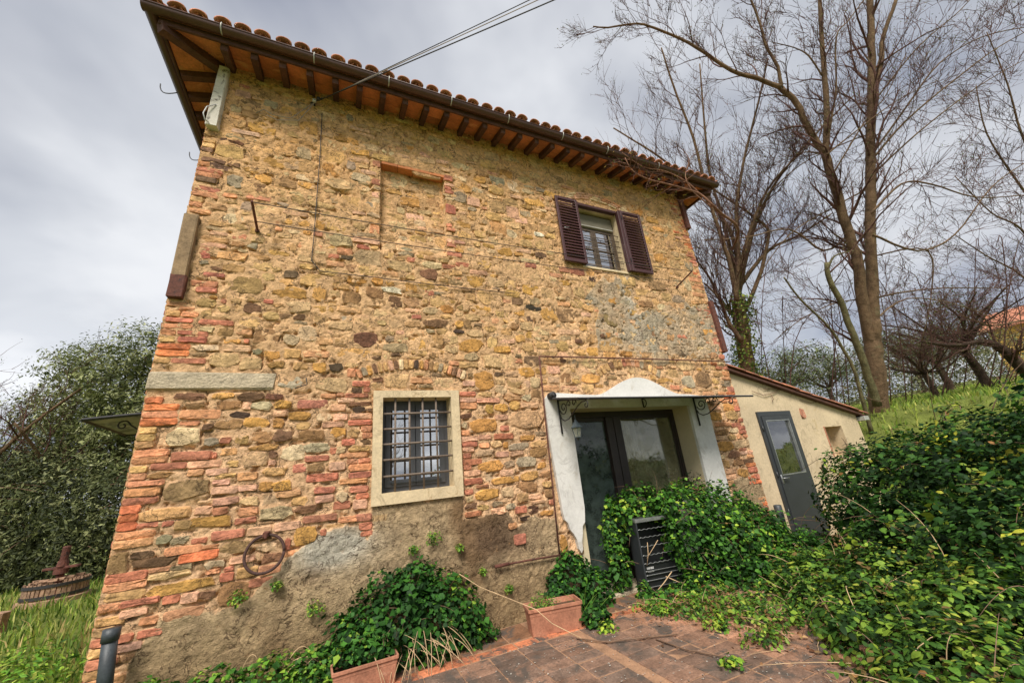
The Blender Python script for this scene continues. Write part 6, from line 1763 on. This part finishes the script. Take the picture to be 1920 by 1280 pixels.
V, Fs, CC = leaf_arrays(P, D+rng.normal(0, .4, D.shape), rng.uniform(.04, .09, n), leaf_cols(P, [(84, 108, 40), (120, 140, 52), (62, 84, 34), (150, 158, 70)], [1, 1, 1, .5], rng), LEAF_IVY, rng)
mk('trunk_ivy', V, Fs, M['leaf'], tB.o, CC)['kind'] = 'stuff'
# scrubby trees along the hill
def scrub(seed, name, label, px, py, dep, spread_, h, leafy=0, lean=(0, 0, 0), n=7, col=BARKD, leafc=None, cat='tree', base_z=None):
    b = at(px, py, dep)
    z = float(gh(b[0], b[1])) if base_z is None else base_z
    t_ = Tree(seed, name, label, cat, (b[0], b[1], z))
    rng = t_.rng
    Q, R = t_.limb([(b[0], b[1], z-.1), (b[0]+lean[0]*.2, b[1]+lean[1]*.2, z+h*.18), (b[0]+lean[0]*.6, b[1]+lean[1]*.6, z+h*.36)], h*.045, h*.03, col, sides=7)
    ends = []
    for k in range(n):
        a = 2*math.pi*(k+rng.random()*.6)/n
        d = np.array([math.cos(a)*spread_, math.sin(a)*spread_, h*rng.uniform(.35, .64)])
        Q2, R2_ = t_.limb([Q[-1], Q[-1]+d*.45+rng.normal(0, .08*h, 3), Q[-1]+d*rng.uniform(.8, 1.1)], h*.018, h*.005, col, 'crown', 5)
        t_.along(Q2, R2_, 7, h*.30, 1 if leafy else 2, TWIG if not leafy else col, .2, .15, 1.1, {2: 4, 1: 4}); ends.append(Q2[-1]); ends.append(Q2[len(Q2)//2])
    t_.done(BUD, 1, .05)
    if leafy:
        el = [(*e_, h*.20, h*.20, h*.15) for e_ in ends]
        foliage(t_.o, 'leaves', el, leafy, .13, leafc or [(70, 80, 50), (98, 108, 70), (128, 136, 94), (52, 62, 38)], [.3, .3, .2, .2], seed+500, LEAF_THIN, 1, (.2, 1.15), .2, .3)['kind'] = 'stuff'
    return t_
wd_ = thing('hill_scrub', (24, 6, 2.5), 'grey-green band of olive scrub along the top of the hill', 'scrub')
rs_ = np.random.default_rng(15); Ew = []
for k in range(34):
    px_k = 1400+k*17+rs_.uniform(-8, 8); d_k = rs_.uniform(22, 34)
    p_k = at(px_k, 745, d_k); z_k = float(gh(p_k[0], p_k[1])); r_k = rs_.uniform(1.3, 2.3)
    Ew.append((p_k[0], p_k[1], z_k+r_k*.8, r_k*1.2, r_k*1.2, r_k))
foliage(wd_, 'foliage', Ew, 52000, .17, [(78, 82, 50), (106, 110, 74), (134, 136, 98), (110, 92, 66), (58, 62, 36)], [.28, .28, .2, .12, .12], 601, LEAF_THIN, 1, (.2, 1.15), .3, .35, .9, clump=8)['kind'] = 'stuff'
scrub(41, 'olive_tree', 'grey-green olive tree above the high end of the lean-to roof', 1478, 745, 19, 1.7, 3.6, 5200)
scrub(42, 'olive_tree', 'olive tree between the ivy-clad trunk and the sapling, above the low roof end', 1560, 745, 23, 2.0, 3.6, 5200)
scrub(43, 'olive_tree', 'olive tree just right of the forked trunk on the hill', 1740, 745, 26, 2.4, 4.6, 6000)
scrub(44, 'olive_tree', 'olive tree with a thick leaning bole behind the dead scrub', 1800, 760, 17, 1.8, 3.6, 4500, (-.5, 0, 0))
scrub(45, 'dead_scrub', 'tangle of bare brown scrub below the yellow house', 1860, 735, 13, 1.9, 3.6, 0, (-.8, 0, 0), 12)
scrub(46, 'dead_scrub', 'bare brown thorny scrub over the bright grass beside the forked tree', 1770, 770, 12.5, 1.3, 2.3, 0, (-.3, 0, 0), 12)
tD = Tree(47, 'leaning_tree', 'dark leaning trunk sticking out of the scrub above the brambles', 'tree', tuple(at(1935, 715, 11.5)))
q, r = tD.limb(px3([(1945, 720), (1905, 680), (1880, 655), (1845, 640), (1790, 648), (1730, 640)], 11.5), .17, .03, BARKD, sides=8)
tD.along(q, r, 14, 1.2, 2, TWIG, .1, .1, 1.2, {2: 5, 1: 4})
tD.done(BUD, 1, .05)
tE = Tree(48, 'hillside_tree', 'bare tree whose fine twigs overhang the brambles below the yellow house', 'tree', tuple(at(2010, 760, 11)))
q, r = tE.limb(px3([(2010, 770), (1995, 650), (1975, 520), (1960, 380), (1955, 250), (1965, 100)], 11), .16, .05, BARK, sides=8)
for lst in ([(1985, 600), (1920, 520), (1850, 480), (1790, 440)], [(1975, 520), (1915, 430), (1860, 400), (1790, 330)], [(1965, 420), (1900, 330), (1850, 250), (1830, 160)], [(1960, 350), (1915, 250), (1890, 160), (1850, 60)], [(1990, 620), (1930, 600), (1860, 610), (1800, 590)]):
    Q, R = tE.limb(px3(lst, 11+random.uniform(-.7, .7)), .04, .012, BARK, 'crown', 5)
    tE.along(Q, R, 14, 1.2, 2, TWIG, .1, .15, 1.0, {2: 5, 1: 4})
tE.done(BUD, 1, .05)

tF = Tree(50, 'thorn_thicket', 'tangle of long arching bare shoots between the lean-to roof and the brambles', 'shrub', tuple(at(1700, 790, 12)))
for k in range(26):
    x0_ = tF.rng.uniform(1420, 1930); dp_ = tF.rng.uniform(11, 14)
    dx__ = tF.rng.uniform(-160, 160); hh_ = tF.rng.uniform(120, 330)
    bs_ = at(x0_, 770, dp_); bs_[2] = float(gh(bs_[0], bs_[1]))-.05
    Q, R = tF.limb([bs_]+px3([(x0_+dx__*.2, 740-hh_*.5), (x0_+dx__*.6, 740-hh_*.9), (x0_+dx__, 740-hh_*tF.rng.uniform(.75, 1.05))], dp_), .018, .007, TWIG, 'crown', 4, 3)
    tF.along(Q, R, 6, .9, 1, TWIG, .25, .1, 1.1, {1: 5})
tF.done(BUD, 1, .06)
# evergreen mass on the left
ev = thing('holm_oak', tuple(at(240, 1060, 10.5)[:2])+(0.2,), 'tall grey-green evergreen tree behind the brick corner', 'tree')
EV = [(.32, (115, 640)), ]
def cl3(px, py, dep, rx, ry, rz_): return (*at(px, py, dep), rx, ry, rz_)
E7 = [cl3(275, 665, 10.5, .70, .8, .62), cl3(225, 715, 10.3, .75, .8, .65), cl3(150, 690, 10.8, .62, .7, .55), cl3(265, 770, 10.2, .9, .8, .8), cl3(180, 790, 10.4, .9, .9, .75), cl3(105, 770, 10.8, .75, .7, .6), cl3(110, 850, 10.5, .9, .8, .7), cl3(220, 870, 10.2, 1.0, .9, .8)]
foliage(ev, 'crown', E7, 46000, .095, [(84, 94, 52), (112, 120, 70), (142, 148, 96), (174, 178, 132), (62, 72, 40)], [.24, .30, .22, .12, .12], 301, LEAF_THIN, 1, (.2, 1.12), .45, .42, 1.9, clump=10)['kind'] = 'stuff'
m = MB(); b = at(240, 1060, 10.5)
m.tube([(b[0], b[1], .1), (b[0]+.1, b[1], 1.2), tuple(at(225, 870, 10.3))], [.16, .13, .10], 8, (*BARKD, 1))
for e_ in E7: m.tube([tuple(at(222, 880, 10.3)), (np.array(at(222, 880, 10.3))+np.array(e_[:3]))/2+np.array([0, 0, .15]), e_[:3]], [.07, .05, .02], 6, (*BARKD, 1))
m.build('trunk', M['bark'], ev, True)
hd = thing('evergreen_hedge', tuple(at(60, 1060, 8.8)[:2])+(.2,), 'dark overgrown evergreen thicket behind the basket press', 'shrub')
E8 = [cl3(40, 905, 9.2, .95, .8, .75), cl3(130, 935, 8.9, .9, .7, .75), cl3(215, 950, 8.9, .75, .7, .85), cl3(-40, 900, 9.4, .9, .8, .7), cl3(20, 1010, 8.8, .9, .7, .7), cl3(100, 1020, 8.7, .8, .6, .7), cl3(180, 1040, 8.6, .7, .6, .65), cl3(-60, 1020, 8.9, .9, .7, .8), cl3(60, 1080, 8.5, .9, .5, .4)]
foliage(hd, 'foliage', E8, 60000, .09, [(62, 70, 42), (86, 94, 56), (112, 118, 74), (140, 144, 98), (48, 56, 34)], [.28, .28, .2, .1, .14], 302, LEAF_THIN, 1, (.2, 1.08), .35, .28, 2.1, clump=10)['kind'] = 'stuff'
stems(hd, 'branch', E8, 90, M['greystem'], 303, .010, 1.0, 4)
scrubL = scrub(49, 'bare_shrub', 'bare reddish shrub rising at the far end of the evergreen thicket', 5, 960, 9.0, 1.5, 4.7, 0, (0, 0, 0), 9, BARK)

# ------------------------------------------------------------------ yellow house on the hill
yb = at(1962, 640, 38)
yh = thing('yellow_house', (yb[0]+3, yb[1], 4), 'ochre house with a tiled gable, half hidden up the hill', 'house')
bx0, by0, bz0 = yb[0]-1.2, yb[1]-4, 3.0
zt = float(at(1905, 600, 38)[2])
m = MB(); m.box((bx0, by0, bz0), (bx0+7, by0+7, zt)); m.poly_y([(bx0, zt), (bx0+7, zt), (bx0+3.5, zt+1.9)], by0, by0+7)
m.build('wall', M['yellowwall'], yh)
m = MB()
for s_ in (0, 1):
    xa, xb = (bx0-.5, bx0+3.5) if s_ == 0 else (bx0+7.5, bx0+3.5)
    m.add([(xa, by0-.5, zt-.27), (xb, by0-.5, zt+1.95), (xb, by0+7.5, zt+1.95), (xa, by0+7.5, zt-.27), (xa, by0-.5, zt-.09), (xb, by0-.5, zt+2.13), (xb, by0+7.5, zt+2.13), (xa, by0+7.5, zt-.09)], [(0, 1, 2, 3), (4, 5, 6, 7), (0, 1, 5, 4), (1, 2, 6, 5), (2, 3, 7, 6), (3, 0, 4, 7)])
m.build('roof', M['tile'], yh)
w_ = box('window', (bx0-.04, by0+2.0, zt-2.2), (bx0+.06, by0+3.0, zt-.9), M['sashbrown'], yh)
box('pane', (bx0-.06, by0+2.1, zt-2.1), (bx0-.045, by0+2.9, zt-1.0), M['black'], w_)

# ------------------------------------------------------------------ across the yard, seen only in the window panes
for k, (x, y, hh) in enumerate(((-3.0, -17, 7.5), (2.5, -20, 8.5), (7.5, -18, 7.0), (-8, -22, 8.0))):
    tt = Tree(60+k, 'yard_tree', ['bare tree across the yard, nearest the lane', 'tall bare tree across the yard with a straight stem', 'bare tree across the yard beside the brambles', 'bare tree at the far corner of the yard'][k], 'tree', (x, y, 0))
    Q, R = tt.limb([(x, y, -.1), (x+.1, y, hh*.3), (x-.15, y+.1, hh*.6), (x+.1, y, hh)], .18, .04, BARKD, sides=7)
    tt.along(Q, R, 18, hh*.32, 2, BARKD, .25, .35, 1.1, {2: 5, 1: 4})
    tt.done(BUD, 0)
hb = thing('yard_hedge', (2, -24, 0), 'green hedge along the far side of the yard', 'hedge')
foliage(hb, 'foliage', [(x, -24, .6, 3, 1.2, 1.4+.5*math.sin(x)) for x in range(-16, 22, 4)], 9000, .22, [(50, 78, 34), (84, 112, 48), (112, 136, 60)], [1, 1, 1], 401, LEAF_OVAL, 1, (.6, 1.05))['kind'] = 'stuff'
